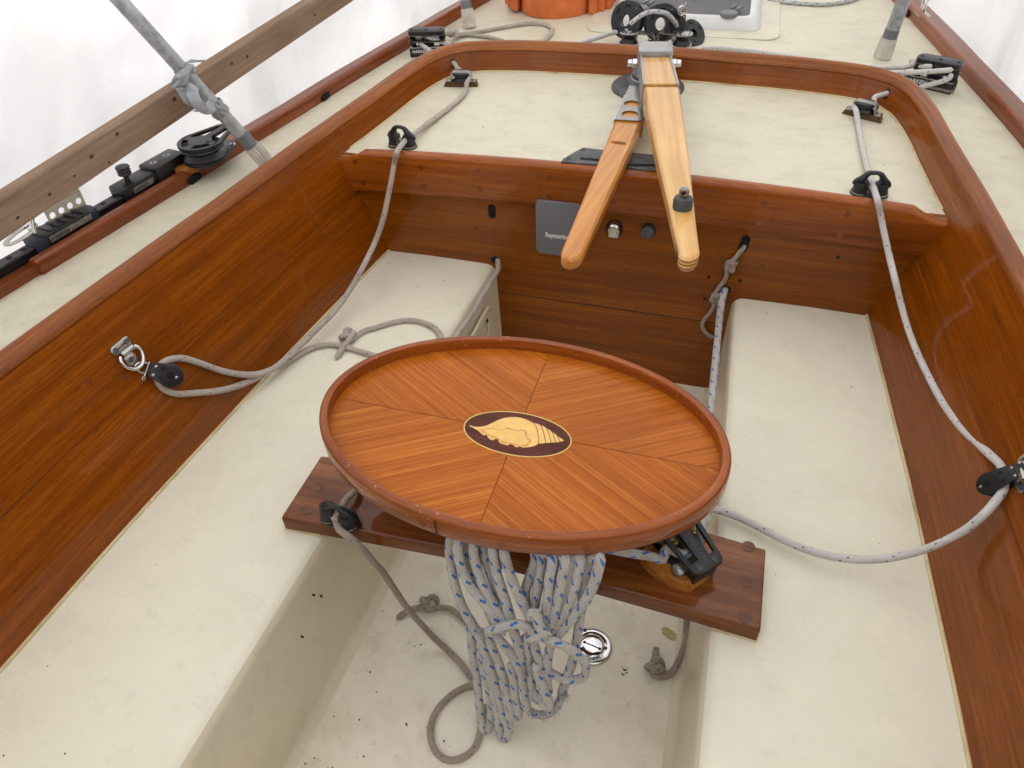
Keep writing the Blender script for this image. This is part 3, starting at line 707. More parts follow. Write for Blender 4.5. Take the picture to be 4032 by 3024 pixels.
# ------------------------------------------------------------------ wall pulleys on padeyes
def padeye_pulley(side, eye, pul, label, elabel, k=1):
    fr = coamframe(*eye, side)
    T = thing('padeye', fr.o, elabel, 'padeye', 'padeyes on the coaming')
    MB().prism(fr, rrect(-.027,.027,.004,.026,.010), 0, .003, .001).build('base_plate', m_steel, T)
    MB().prism(fr, rrect(-.014,.014,-.034,-.004,.011), 0, .003, .001).build('base_tab', m_steel, T)
    for a, b in ((-.017,.015),(.017,.015),(0,-.022)):
        p = disc(fr.at(a,b,.003), .0062, 'screw', m_greyplate, T, .001)
    MB().cyl(fr(-.016,.0,.008), fr(.016,.0,.008), .0075, seg=16).build('hinge_barrel', m_steel, T)
    MB().tube([fr(-.020,.0,.008), fr(-.026,-.008,.010), fr(-.024,-.026,.012), fr(-.010,-.041,.013), fr(.010,-.041,.013), fr(.024,-.026,.012), fr(.026,-.008,.010), fr(.020,.0,.008)], .0042, 10, .003).build('ring', m_chrome, T)
    pr = coamframe(*pul, side, .021)
    e = fr(0,-.041,.013); ax = e-pr.o
    n = pr.z*.94+V((0,-.34,.2)); 
    class SF(FR):
        def __call__(s, a, b=0, c=0): return s.o+s.x*a+s.y*(b*k)+s.z*(c*k)
        def at(s, a, b, c=0, ang=0): f_ = SF(s(a, b, c), s.x, None, s.z); return f_
    B = SF(pr.o, ax, None, n)
    T2 = thing('pulley_block', pr.o, label, 'pulley', 'small black pulleys')
    L = ax.length
    cheek = [(.030*k*math.cos(a), .027*math.sin(a)) for a in [math.radians(q) for q in range(60,301,15)]] + [(L*.42, -.020),(L*.62,-.0155),(L*.62,.0155),(L*.42,.020)]
    for c in (-.0135, .0095):
        p = MB().prism(B, cheek, c, c+.004, .0012).build('cheek', m_black, T2)
        if c > 0:
            for a, b in ((L*.50,.010),(L*.50,-.010),(-.014,0)):
                MB().lathe(B.at(a,b,c+.004), [(.0036,-.001),(.0034,.0008),(.0015,.0013),(0,.0013)], 12).build('rivet', m_steel, p)
            MB().prism(B, circ(0,0,.0085,20), c+.003, c+.0043).build('hub_hole', m_hole, p)
            for q in range(14):
                a = 2*math.pi*q/14; MB().prism(B, circ(.019*math.cos(a),.017*math.sin(a),.0013,8), c+.003, c+.0043).build('vent', m_hole, p)
            for a, b in ((L*.28,.011),(L*.28,-.011)):
                MB().prism(B, circ(a,b,.005,12,.0035), c+.003, c+.0043).build('window', m_hole, p)
    MB().lathe(B, [(.026,-.0085),(.0265,-.007),(.020,-.003),(.019,0),(.020,.003),(.0265,.007),(.026,.0085)], 26, sx=k).build('sheave', m_black2, T2)
    MB().box(B, L*.52, L*.68, -.013, .013, -.009, .009, .002).build('head', m_black, T2)
    sh = [B(L*.66,-.010,-.002), B(L*.80,-.011,0), B(L*.98,-.007,.003), B(L*1.05,0,.004), B(L*.98,.007,.003), B(L*.80,.011,0), B(L*.66,.010,-.002)]
    MB().tube(sh, .0028, 10, .002).build('shackle', m_chrome, T2)
    MB().cyl(B(L*.68,-.017,-.001), B(L*.68,.017,-.001), .003, seg=12).build('shackle_pin', m_steel, T2)
    MB().tube([B(L*.68,.017,-.001), B(L*.72,.022,-.001), B(L*.68,.027,-.001), B(L*.64,.022,-.001)], .0017, 8, .001, closed=True).build('pin_eye', m_steel, T2)
    return T2
padeye_pulley(-1, (490, 1384), (664, 1478), 'small black pulley shackled to the padeye and hanging in the grey rope loop', 'polished steel padeye with ring screwed to the wood above the grey rope loop')
padeye_pulley(1, (4044, 1872), (3902, 1908), 'small black pulley in the whitish rope at the picture edge', 'polished steel padeye at the picture edge, whitish rope beside it', .76)

# ------------------------------------------------------------------ bridge board across the cockpit
T = thing('bridge_board', (0, .9, 0), 'dark varnished mahogany board bridging the two seats under the oval table', 'board')
fp = []; n = 24
front = []
for k in range(n+1):
    x = -.487+.974*k/n; front.append((x, .808+(.020*(1-(x/.487)**2))*1.2-.004*math.sin(abs(x)*6)))
def yback(x): return 1.02-.028*(x/.48)**2
rows = []
for x, y in front:
    w0_ = .005 if abs(x) > .486 else 0; yb2_ = yback(x)
    rows.append([V((x, y, .0006)), V((x, y, .034)), V((x, y+.0018, .0385)), V((x, y+.006, .040)), V((x, yb2_-.006, .040)), V((x, yb2_-.0018, .0385)), V((x, yb2_, .034)), V((x, yb2_, .0006)), V((x, y, .0006))])
mb = MB(); mb.grid(rows)
for r_, s_ in ((rows[0], -1), (rows[-1], 1)):
    mid_ = [p+V((s_*.004, 0, 0)) if .03 < p.z < .037 or p.z < .01 else p for p in r_[:8]]
    mb.face([mb.bm.verts.new(p) for p in r_[:8]])
bmesh.ops.remove_doubles(mb.bm, verts=mb.bm.verts, dist=.00005); mb.build('plank', m_bridge, T, bevel=.003, smooth=40)
for q in ((1253,1916),(1208,2010),(2948,2152),(2944,2290),(2935,2431),):
    p = Z(*q, .0404); disc(FR(p), .0128, 'plug', m_plugmid, T, .0005)
MB().tube([V((x, y-.001, .001)) for x, y in front if abs(x) > .395 and x > 0], .003, 8, .02).build('sealant_bead', m_bead, T)
MB().tube([V((x, y-.001, .001)) for x, y in front if abs(x) > .395 and x < 0], .003, 8, .02).build('sealant_bead', m_bead, T)
# cleat at its end, with the worn line
cc = Z(1342, 2053, .0405)
cam_cleat(cc, V((1,-.14,0)), .88, 'black cam cleat on the dark board beside the oval table', 1.0)
pts = P3([(1420,1905,.05),(1392,1940,.062),(1366,1962,.066)]) + [cc+V((0,.012,.028)), cc+V((-.001,-.012,.024))] + \
      P3([(1325,2052,.056),(1333,2080,.049),(1352,2098,.0485),(1385,2122,.048),(1417,2152,.045),(1440,2176,.02),(1470,2212,-.03),(1500,2243,-.07),(1545,2308,-.14),(1600,2390,-.22),(1650,2447,-.28),(1710,2512,-.33),(1770,2568,-.352),(1815,2615,-.352),(1850,2662,-.352)])
pts += P3([(1872,2690,-.352),(1866,2702,-.350),(1838,2704,-.350),(1800,2722,-.352),(1760,2752,-.352),(1722,2796,-.352),(1698,2852,-.352),(1697,2912,-.352),(1716,2958,-.352),(1750,2988,-.352),(1790,2993,-.352),(1835,2976,-.352),(1874,2936,-.352),(1890,2885,-.352),(1896,2820,-.352),(1920,2770,-.352)])
o = rope(pts, RG*.95, 10).build('control_line', r_dirty); tag(o, 'dirty grey rope running from the board cleat to a loop on the floor', 'rope')
kf = FR(Z(1690,2398,ZF+.002), (Z(1760,2396,ZF)-Z(1620,2392,ZF)))
kn = knot(kf, RG*1.05, .5)
pts = P3([(1562,2440,-.352),(1585,2418,-.352),(1620,2400,-.350),(1650,2393,-.349)])+kn+P3([(1738,2392,-.349),(1772,2398,-.351),(1805,2420,-.352),(1850,2462,-.352),(1890,2510,-.352)])
o = rope(pts, RG*.95, 10).build('rope_tail', r_dirty); tag(o, 'knotted rope tail on the floor poking out left of the rope coil', 'rope', 'knotted rope tails')
kf = FR(Z(2588,2655,ZF+.002), (Z(2640,2640,ZF)-Z(2560,2670,ZF)))
kn = knot(kf, RG*1.08, .5)
pts = P3([(2760,2330,-.30),(2712,2400,-.33),(2702,2462,-.345),(2699,2520,-.351),(2685,2570,-.352),(2662,2622,-.352),(2635,2655,-.351)])+kn[::-1]+P3([(2570,2625,-.340),(2578,2590,-.347),(2583,2562,-.351),(2584,2546,-.352)])
o = rope(pts, RG*.95, 10).build('rope_tail', r_dirty); tag(o, 'knotted rope tail on the floor right of the round metal filler cap', 'rope', 'knotted rope tails')

# ------------------------------------------------------------------ oval table
TZ, TY, TX = .310, .946, -.002; TA, TB_ = .386, .251
T = thing('oval_table', (TX, TY, .04), 'oval varnished teak table with raised rim and shell inlay over the dark board', 'table')
FTb = FR((TX, TY, TZ))
# rim: profile swept round the ellipse (o = outward from the outer edge)
prof = [(-.017,-.026),(-.017,-.004),(-.0155,-.0008),(-.012,0),(-.006,0),(-.0015,-.002),(0,-.007),(.0008,-.020),(0,-.042),(-.002,-.045),(-.03,-.045)]
rows = []; uvs = []; n = 144; L = 0; last = None
for i in range(n+1):
    a = 2*math.pi*i/n; c, s = math.cos(a), math.sin(a); p = V((TA*c, TB_*s, 0)); N = V((c/TA, s/TB_, 0)).normalized()
    if last: L += (p-last).length
    last = p
    rows.append([V((TX, TY, TZ))+p+N*o+V((0,0,z)) for o, z in prof]); v = 0; r = []
    for k, q in enumerate(rows[-1]):
        if k: v += (q-rows[-1][k-1]).length
        r.append((L, v))
    uvs.append(r)
mb = MB(); mb.grid(rows, uvs); bmesh.ops.remove_doubles(mb.bm, verts=mb.bm.verts, dist=.00005)
RIM = mb.build('rim', m_rim, T, smooth=50)
for a in (-100, 82): 
    a = math.radians(a); p = V((TX+TA*math.cos(a), TY+TB_*math.sin(a), TZ-.022)); N = V((math.cos(a)/TA, math.sin(a)/TB_, 0)).normalized()
    MB().box(FR(p, V((-N.y, N.x, 0)), None, (0,0,1)), -.0002, .0002, -.004, .0009, -.022, .018).build('scarf_joint', m_stripe, RIM, smooth=0)
for a in (-62, -83, -104, -125, -40):
    a = math.radians(a); p = V((TX+TA*math.cos(a), TY+TB_*math.sin(a), TZ-.026)); N = V((math.cos(a)/TA, math.sin(a)/TB_, 0)).normalized()
    disc(FR(p+N*.0006, V((-N.y, N.x, 0)), None, N), .0075, 'plug', m_plug, RIM, .0004)
MB().prism(FTb, [(.0-.358*0+ (TA-.012)*math.cos(2*math.pi*k/96), (TB_-.012)*math.sin(2*math.pi*k/96)) for k in range(96)], -.044, -.0262).build('underlay', m_stripe, T)
# four quarter panels of veneer, grain mirrored from quarter to quarter
mb = MB(); G = .0005
for qx, qy in ((1,1),(-1,1),(-1,-1),(1,-1)):
    ang = math.atan2(.60*(1 if qx*qy > 0 else -1), 1.0); ca, sa = math.cos(ang), math.sin(ang)
    pts = [(G*qx, G*qy)] + [((TA-.0165)*math.cos(math.radians(t))*qx+G*qx, (TB_-.0165)*math.sin(math.radians(t))*qy+G*qy) for t in range(0, 91, 3)]
    if qx*qy < 0: pts.reverse()
    off = (qx*1.7, qy*2.3)
    top = [mb.bm.verts.new(FTb(a, b, -.0245)) for a, b in pts]
    mb.face(top, [((a*ca+b*sa)*1+off[0], (-a*sa+b*ca)+off[1]) for a, b in pts])
mb.build('veneer_top', m_veneer, T, smooth=0)
TP = TZ-.0245
def tab(x, y): return Z(1150+x*.8137, 1200+y*.8137, TP+.001)
cen = tab(1088, 622); ia = (tab(1353,640).x-tab(823,598).x)/2; ib = (tab(1060,510).y-tab(1130,732).y)/2
IN = MB().prism(FR((cen.x, cen.y, TP)), circ(0,0,ia,64,ib), -.0005, .0006).build('inlay_oval', m_inlay_dark, T, smooth=0)
MB().ringprism(FR((cen.x, cen.y, TP)), circ(0,0,ia+.0016,64,ib+.0016), circ(0,0,ia-.0004,64,ib-.0004), -.0005, .0008).build('stringing', m_yellow, IN, smooth=0)
def flat(poly, z, name, mat, par):
    pp = [Z(1150+x*.8137, 1200+y*.8137, TP+.001) for x, y in poly]
    MB().prism(FR((0,0,TP)), [(p.x, p.y) for p in pp], .0, z).build(name, mat, par, smooth=0)
sm = lambda P: [(p.x, p.y) for p in catmull([(a, b, 0) for a, b in P], 6)]
body = sm([(857,583),(890,590),(925,588),(955,578),(985,563),(1015,551),(1050,544),(1090,544),(1125,552),(1150,563),(1168,573),(1178,590),(1182,620),(1190,650),(1192,672)]) + \
       sm([(1192,672),(1170,684),(1140,689),(1115,690)]) + \
       sm([(1115,690),(1098,685),(1085,690),(1075,684),(1070,674),(1055,672),(1045,680),(1030,676),(1012,672),(1000,662),(998,652),(985,648),(970,655),(955,648),(946,638),(942,628),(930,632),(915,622),(905,613),(898,606),(885,600),(876,594),(864,590)])
flat(body, .0010, 'shell_body', m_shell, IN)
lip = sm([(905,604),(935,600),(965,594),(990,602),(1020,604),(1045,592),(1065,602),(1095,606),(1120,604),(1137,612),(1135,630),(1142,645),(1158,656),(1155,668),(1135,684),(1112,687),(1095,682),(1075,680),(1050,672),(1020,668),(1005,655),(985,646),(962,640),(945,628),(925,618)])
flat(lip, .0013, 'shell_mouth', m_shell2, IN)
lip2 = sm([(925,610),(965,602),(1000,612),(1040,604),(1080,614),(1118,614),(1128,632),(1136,650),(1146,660),(1130,676),(1108,680),(1080,674),(1050,666),(1020,660),(990,642),(955,630)])
flat(lip2, .0015, 'shell_mouth', m_shell, IN)
spire = sm([(1166,572),(1185,575),(1199,581)])+sm([(1200,583),(1216,587),(1229,596)])+sm([(1231,599),(1246,605),(1256,614)])+sm([(1258,617),(1270,623),(1279,630)])+sm([(1281,633),(1300,645),(1317,657)])+[(1298,662),(1276,666),(1252,667),(1227,669),(1205,671),(1192,672),(1184,630)]
flat(spire, .0009, 'shell_spire', m_shell, IN)
for ln in ([(1168,572),(1184,600),(1191,640),(1192,672)],[(1200,582),(1214,610),(1222,645),(1227,669)],[(1230,597),(1241,622),(1248,650),(1252,667)],[(1257,615),(1265,636),(1271,655),(1275,666)],[(1280,631),(1288,647),(1295,661)]):
    q_ = sm(ln); flat([(x-1, y) for x, y in q_]+[(x+3.2, y) for x, y in q_[::-1]], .0014, 'whorl_line', m_whorl, IN)
# hidden support: a winch-like pedestal on the board
PD = MB().lathe(FR((TX, TY, .0402)), [(.075,0),(.075,.012),(.055,.03),(.045,.10),(.055,.17),(.075,.2),(.09,.224)], 28).build('pedestal', m_black2, T)

# ------------------------------------------------------------------ footblock on the board that turns the mainsheet
fb0 = Z(2640, 2330, .040); fbx = (Z(2765, 2332, .09)-Z(2560, 2110, .09)).normalized()
T = thing('ratchet_block', fb0, 'black ratchet block on an amber wood wedge, half under the oval table', 'block')
B = FR(Z(2704, 2140, .095), fbx, None, V((.20,-.16,1)))
wb = [Z(2512,2185,.0415), Z(2520,2215,.0415), Z(2560,2265,.0415), Z(2640,2312,.0415), Z(2702,2333,.0415), Z(2720,2328,.0415), Z(2798,2272,.0415), Z(2790,2240,.0415), Z(2700,2120,.0415), Z(2600,2080,.0415)]
cx = sum((p for p in wb), V())/len(wb)
mb = MB(); mb.prism(W0, [(p.x, p.y) for p in wb], .0405, .063, .004, 2, top=[((p.x-cx.x)*.86+cx.x, (p.y-cx.y)*.86+cx.y) for p in wb]); mb.build('wood_wedge', m_padwood, T, smooth=40)
L0, L1 = -.060, .060
def cheekpoly(sc=1): return [(-.045+.046*sc*math.cos(math.radians(q)), .046*sc*math.sin(math.radians(q))) for q in range(75, 286, 15)]+[(.058*sc,-.035*sc),(.066*sc,-.026*sc),(.066*sc,.026*sc),(.058*sc,.035*sc)]
for c, sc in ((-.030, 1.0),):
    MB().prism(B, cheekpoly(sc), c, c+.008, .002).build('base_cheek', m_black, T)
# top cheek with real openings: a frame, a spine and a hub
top = T
CK = MB()
op = cheekpoly(1.0); CK.ringprism(B, op, [(x*.84-.004, y*.76) for x, y in op], .010, .018)
CK.prism(B, [(-.085,-.013),(.062,-.011),(.062,.011),(-.085,.013)], .0105, .0186)
CK.prism(B, circ(-.045,0,.026,28), .0102, .0190)
CK.prism(B, [(.040,-.034),(.064,-.027),(.064,.027),(.040,.034)], .0102, .0184)
CK = CK.build('top_cheek', m_black, T, bevel=.0012)
MB().lathe(FR(B(-.045,0,.0), B.x, None, B.z), [(.040,-.020),(.041,-.017),(.031,-.010),(.029,-.004),(.031,.002),(.041,.008),(.040,.0095)], 32).build('sheave', m_black2, T)
MB().box(B, .040, .064, -.030, .030, -.030, .012, .004).build('shell_end', m_black, T)
for b in (-.018, .018):
    s_ = MB().lathe(FR(B(.054,b,.0184), B.x, None, B.z), [(.0065,-.001),(.0062,.0012),(.0038,.0013),(.003,.0002),(0,.0002)], 16).build('bolt', m_greyplate, CK)
for b, s_ in ((.026,1),(-.026,-1)):
    for k in range(3): MB().lathe(FR(B(-.030+.010*k,s_*(.027-.002*k),.0100), B.x, None, B.z), [(.0052,-.006),(.0052,.0005),(.003,.0018),(0,.002)], 12).build('roller', m_brass, T)
p = Z(2677, 2238, .085); MB().lathe(FR(B(.030,-.036,-.022), B.x, None, B.z), [(.013,-.004),(.0125,.002),(0,.003)], 18).build('mount_screw', m_steel, T)
text('HARKEN', FR(B(-.012,.0,.0187), B.x, None, B.z), .016, m_letterdk, CK, depth=.0005, bold=.03)

# ------------------------------------------------------------------ mainsheet: standing part, coil hung under the table front
T = thing('mainsheet', (0, .72, ZF), 'thick white rope with blue flecks, coiled and tied below the oval table', 'rope')
a, b = onB(2858, 1140)
pts = [V((a, 1.905, b)), V((a-.004, 1.872, b-.004))] + P3([(2838,1215,-.005),(2826,1330,.0),(2815,1440,.005),(2806,1530,.008),(2795,1640,.012),(2785,1800,.03),(2781,1960,.05),(2776,2045,.062)])
pts += [B(-.020,.050,.0), B(.006,.036,-.002), B(.012,.030,-.003)]
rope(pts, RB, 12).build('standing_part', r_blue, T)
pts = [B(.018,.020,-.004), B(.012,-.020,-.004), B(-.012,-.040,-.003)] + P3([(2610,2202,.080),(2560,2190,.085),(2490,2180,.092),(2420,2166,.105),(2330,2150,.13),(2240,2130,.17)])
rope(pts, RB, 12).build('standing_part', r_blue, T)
P0c, P1c = V((0, .742, .2)), V((0, .662, -.345)); cs = (P1c-P0c).normalized(); cn = V((0, cs.z, -cs.y)).normalized()
if cn.y > 0: cn = -cn
def CO(x, y, off): s_ = a2s(x, y); return PL(s_[0], s_[1], P0c+cn*off, cn)
coil = [   # (layer, points in crop pixels)
 (.018, [(205,-60),(200,110),(205,300),(240,500),(295,700),(375,880),(480,1050),(570,1220),(630,1400),(690,1600),(735,1780),(775,1960),(800,2035),(830,2050),(850,2010),(845,1900),(800,1700),(760,1500)]),
 (.030, [(285,-60),(280,110),(300,300),(380,520),(520,700),(640,860),(740,1010),(800,1110)]),
 (.004, [(350,-60),(350,160),(420,400),(480,560),(560,720),(640,900),(720,1060)]),
 (.022, [(455,-60),(450,180),(500,400),(570,590),(680,770),(780,930),(850,1050)]),
 (.004, [(575,-60),(570,190),(630,400),(700,590),(780,740),(850,900),(900,1040)]),
 (.024, [(665,-60),(665,200),(712,450),(775,660),(840,860),(880,1020),(930,1180),(965,1380),(985,1600),(1000,1760),(1035,1880),(1075,1940)]),
 (.026, [(785,-60),(790,220),(852,450),(930,640),(1015,810),(1080,930),(1110,1010)]),
 (.002, [(1140,-60),(1130,270),(1070,470),(1020,630),(1030,800),(1080,920)]),
 (.010, [(1205,-60),(1200,270),(1175,480),(1135,690),(1115,860),(1130,960)]),
 (.026, [(1320,-60),(1310,260),(1282,480),(1262,700),(1240,860),(1205,1000)]),
 (.008, [(1390,-60),(1385,260),(1370,420),(1350,600),(1310,800),(1260,960)]),
 (.024, [(1460,-60),(1450,260),(1412,500),(1370,720),(1320,920),(1270,1060)]),
 (.012, [(1535,-60),(1530,260),(1500,500),(1440,740),(1370,930),(1300,1080)]),
 (.018, [(1620,-60),(1615,260),(1580,480),(1510,720),(1410,920),(1310,1090)]),
 (.004, [(1715,-60),(1712,260),(1690,420),(1655,620),(1625,850),(1595,1050),(1560,1250),(1520,1430),(1470,1560),(1430,1700),(1400,1780)]),
 (.020, [(1835,-60),(1825,250),(1795,450),(1715,660),(1580,860),(1440,1030),(1340,1150),(1285,1250),(1260,1400),(1250,1600),(1280,1760)]),
 (.012, [(420,980),(430,1100),(445,1300),(485,1550),(515,1800),(535,2000),(560,2120),(590,2150),(625,2110),(645,2000),(650,1900),(620,1700),(560,1450),(530,1250)]),
 (.018, [(500,1080),(560,1240),(610,1420),(655,1640),(700,1880),(735,2120),(765,2230),(800,2235),(832,2160),(850,2040),(835,1900),(790,1700)]),
 (.024, [(600,1130),(680,1290),(750,1480),(815,1720),(870,1920),(905,2000),(940,1990),(945,1930),(915,1800),(890,1600),(860,1400)]),
 (.030, [(680,1080),(760,1190),(850,1290),(930,1420),(980,1560)]),
 (.016, [(1020,1090),(1045,1250),(1070,1450),(1085,1650),(1095,1830)]),
 (.022, [(1090,1130),(1140,1290),(1190,1450),(1220,1560),(1220,1700),(1180,1830),(1140,1790),(1130,1700)]),
 (.034, [(1110,1420),(1165,1560),(1225,1720),(1280,1850),(1275,1890),(1235,1880),(1190,1800)]),
]
mb = MB()
for off, pp in coil:
    q = [CO(x, y, off) for x, y in pp]
    if pp[0][1] < 0:
        k = q[1]; q[0] = V((k.x*.55, k.y+.055, .245+off*.4)); q.insert(1, V((k.x*.9, k.y+.012, min(.235, k.z+.05))))
    rope(q, RB, 10, .009, mb)
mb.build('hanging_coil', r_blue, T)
mb = MB()
rope([CO(1000,1850,.020),CO(1060,1930,.022),CO(1150,1975,.018),CO(1250,1970,.016),CO(1330,1920,.014),CO(1390,1830,.012),CO(1430,1760,.010)], RB, 10, .006, mb) if False else mb.tube([CO(1000,1850,.020),CO(1060,1930,.022),CO(1150,1975,.018),CO(1250,1970,.016),CO(1330,1920,.014),CO(1390,1830,.012),CO(1430,1750,.010)], RB*.92, 10, .006, uvr=RB)
rope([CO(560,1050,.042),CO(640,1060,.044),CO(720,1035,.046),CO(820,1005,.047),CO(930,990,.047),CO(1020,1010,.046),CO(1090,1060,.044),CO(1160,1090,.046)], RB*.95, 10, .006, mb)
rope([CO(1075,930,.036),CO(1090,870,.046),CO(1130,865,.050),CO(1150,930,.050),CO(1175,1020,.052),CO(1225,1075,.050),CO(1200,1120,.046),CO(1120,1135,.050),CO(1050,1140,.046),CO(1030,1100,.038)], RB, 10, .006, mb)
rope([CO(1180,1150,.040),CO(1270,1160,.040),CO(1400,1205,.036),CO(1540,1285,.030),CO(1640,1370,.024),CO(1675,1470,.018),CO(1650,1560,.014),CO(1560,1595,.012),CO(1440,1585,.012),CO(1340,1545,.014),CO(1270,1490,.014),CO(1240,1400,.010)], RB*.95, 10, .006, mb)
mb.build('coil_tie', r_blue, T)
# frayed ends: tufts of yarn
mb = MB(); random.seed(11)
for cxy, n_, off in (((555,1055), 26, .044), ((1430,1755), 22, .012), ((1060,1935), 12, .026), ((1210,1975), 14, .02), ((1340,1915), 12, .018)):
    c = CO(*cxy, off)
    for k in range(n_):
        d = V((random.uniform(-1,1), random.uniform(-1,.2), random.uniform(-1,1))).normalized(); q = c+V((random.uniform(-1,1), random.uniform(-.5,.5), random.uniform(-1,1)))*.006
        mb.tube([q, q+d*.006, q+d*.011+V((0,0,-.002))], .0009, 5, .004)
mb.build('frayed_yarn', r_blue, T)

# ------------------------------------------------------------------ diesel filler cap
p = Z(2331, 2547, ZF)
T = thing('filler_cap', p, 'round polished steel filler plate on the cockpit floor beside the rope coil', 'filler cap')
ca = FR(p, (Z(2405,2520,ZF)-Z(2285,2582,ZF)))
ca = FR(p, (Z(2390,2553,ZF)-Z(2290,2510,ZF)), None)
MB().lathe(ca, [(r_*1.17, z_) for r_, z_ in [(.0405,.0003),(.040,.003),(.036,.0052),(.0265,.0058),(.0258,.0046),(.0250,.0046),(.0243,.0058),(.015,.0064),(0,.0066)]], 48).build('plate', m_chrome, T, smooth=60)
MB().box(ca, -.019, .019, -.0013, .0013, .0062, .0070).build('key_slot', m_hole, T, smooth=0)
for a in (-.019, .019): disc(ca.at(a,0,.0064), .0034, 'key_hole', m_hole, T, .0006)
for a, b in ((-.012,.0315),(.030,-.012)) : screw(FR(ca.o+V((0,0,.005))+ (Z(2303,2486,ZF)-p if a < 0 else Z(2384,2557,ZF)-p)), .0045, T, m_greyplate)
f = FR(Z(2342,2597,ZF)+V((0,0,.0052)), (Z(2370,2592,ZF)-Z(2318,2604,ZF)))
MB().prism(f, rrect(-.021,.021,-.0065,.0065,.002), -.001, .0006).build('name_panel', m_steel, T)
text('DIESEL', FR(f(0,0,.0006), f.x), .0105, m_letter if False else m_hole, T, depth=.0004, bold=.03, align='CENTER')

# ------------------------------------------------------------------ main tiller on its stock
ST = DK(2557, 347); ST.x = -.018
T = thing('tiller', ST, 'long pale ash tiller with squared alloy head and dark striped tip', 'tiller')
MB().lathe(FR(ST), [(.118,0),(.118,.007),(.112,.013),(.078,.016),(.070,.030),(.062,.034),(.055,.034),(.055,.05)], 48).build('stock_collar', m_greyplate, T)
MB().lathe(FR(ST), [(.056,.033),(.056,.038),(.044,.039)], 36).build('seal_ring', m_white, T)
MB().lathe(FR(ST), [(.040,.03),(.040,.13),(.034,.135)], 28).build('stock', m_steel, T)
def scT(x, y): return (2050+.4822*x, 300+.4822*y)
def zt1(sy): return .478+.030*(sy-200)/800
stn = [(219,2522,2642),(324,2532,2673),(340,2535,2676),(450,2552,2690),(520,2569,2702),(640,2594,2718),(720,2613,2725),(800,2632,2734),(900,2654,2745),(985,2674,2757)]
Lp = [Z(l, y, zt1(y)) for y, l, r in stn]; Rp = [Z(r, y, zt1(y)) for y, l, r in stn]
tipp = [Z(2672, 1000, zt1(1000)), Z(2684, 1012, zt1(1010)), Z(2702, 1018, zt1(1015)), Z(2722, 1018, zt1(1015)), Z(2742, 1010, zt1(1010)), Z(2754, 998, zt1(1000))]
def tiller_mesh(Lp, Rp, tip, h, grow=0, z0=0, z1=1, i0=0):
    hh = lambda p: h*(.62+.38*max(0, min(1, (p.y-1.35)/.9)))
    mb = MB(); outl = Lp[i0:]+tip+Rp[i0:][::-1]
    if grow:
        c = sum(outl, V())/len(outl); outl = [p+(V((p.x-c.x, p.y-c.y, 0)).normalized())*grow for p in outl]
    topv = [mb.bm.verts.new(p-V((0,0,hh(p)*z0))) for p in outl]; lov = [mb.bm.verts.new(p-V((0,0,hh(p)*z1))) for p in outl]; n = len(outl)
    mb.face(topv); mb.face(lov[::-1])
    for i in range(n): mb.face([topv[i], lov[i], lov[(i+1)%n], topv[(i+1)%n]])
    return mb
TH = .052
BAR = tiller_mesh(Lp[2:], Rp[2:], tipp, TH).build('bar', m_ash, T, bevel=.0065)
# bevelled neck of the bar inside the head
a, b = Lp[0], Rp[0]; c, d = Lp[1], Rp[1]
mb = MB(); q = [a, b, d, c]; tv = [mb.bm.verts.new(p-V((0,0,.004))) for p in q]; lv = [mb.bm.verts.new(p-V((0,0,TH))) for p in q]
e_, f_ = [p-V((0,0,.001)) for p in (Rp[2], Lp[2])]
mb.face(tv[::-1]); mb.face(lv)
for i in range(4): mb.face([tv[i], tv[(i+1)%4], lv[(i+1)%4], lv[i]])
mb.build('bar_neck', m_ash, T, bevel=.003)
for z0 in (.22, .47, .72):
    tiller_mesh([Lp[-1]*.55+Lp[-2]*.45], [Rp[-1]*.55+Rp[-2]*.45], tipp, TH, .0005, z0, z0+.055).build('laminate_strip', m_stripe, BAR, smooth=0)
# alloy head: a box shoe, open over the neck
dx = (b-a).normalized(); HF = FR((a+b)/2, dx, None); w2 = (b-a).length/2
bk = Z(2572, 168, .486); hl = (V((bk.x, bk.y, 0))-V((HF.o.x, HF.o.y, 0))).length
mb = MB(); mb.box(HF, -w2-.006, w2+.006, .004, max(.07, hl), -.07, .012, .003)
HD_ = mb.build('head', m_alu, T)
for s_, (p, q) in ((-1, (Lp[0], Lp[1])), (1, (Rp[0], Rp[1]))):
    ax = (q-p).normalized(); fr = FR(p, ax, None); L = (q-p).length
    MB().box(fr, -.012, L*1.04, -.005 if s_ > 0 else -.001, .001 if s_ > 0 else .005, -.066, .003, .001).build('head_cheek', m_alu, HD_)
for s_ in (-1, 1):
    c = HF(s_*(w2+.006), .035, -.035); d = HF.x*s_
    MB().cyl(c, c+d*.016, .015, .015, 6, .002).build('bolt_head', m_chrome, HD_)
    MB().cyl(c+d*.016, c+d*.030, .012, .011, 16, .002).build('nut', m_chrome, HD_)
# tiller pin in a rubber boot
pp = Z(2690, 825, zt1(790)); fr = FR(Z(2686, 822, zt1(800)), (1,0,0))
RBT = MB().lathe(fr, [(.0185,-.001),(.0195,.004),(.0195,.020),(.0175,.026),(.010,.027)], 20, sx=1.05, sy=.95).build('rubber_boot', m_rubber, T, smooth=60)
MB().cyl(fr(0,.004,.02), fr(0,.004,.040), .007, seg=14).build('pin', m_steel, RBT)
MB().prism(FR(fr(0,.001,.040), fr.x, None, (0,-1,.25)), circ(0,0,.0105,18), 0, .006, .001).build('pin_eye', m_steel, RBT)
disc(FR(fr(0,.001-.0062,.0385), fr.x, None, (0,-1,.25)), .0042, 'eye_hole', m_hole, RBT, .0006)

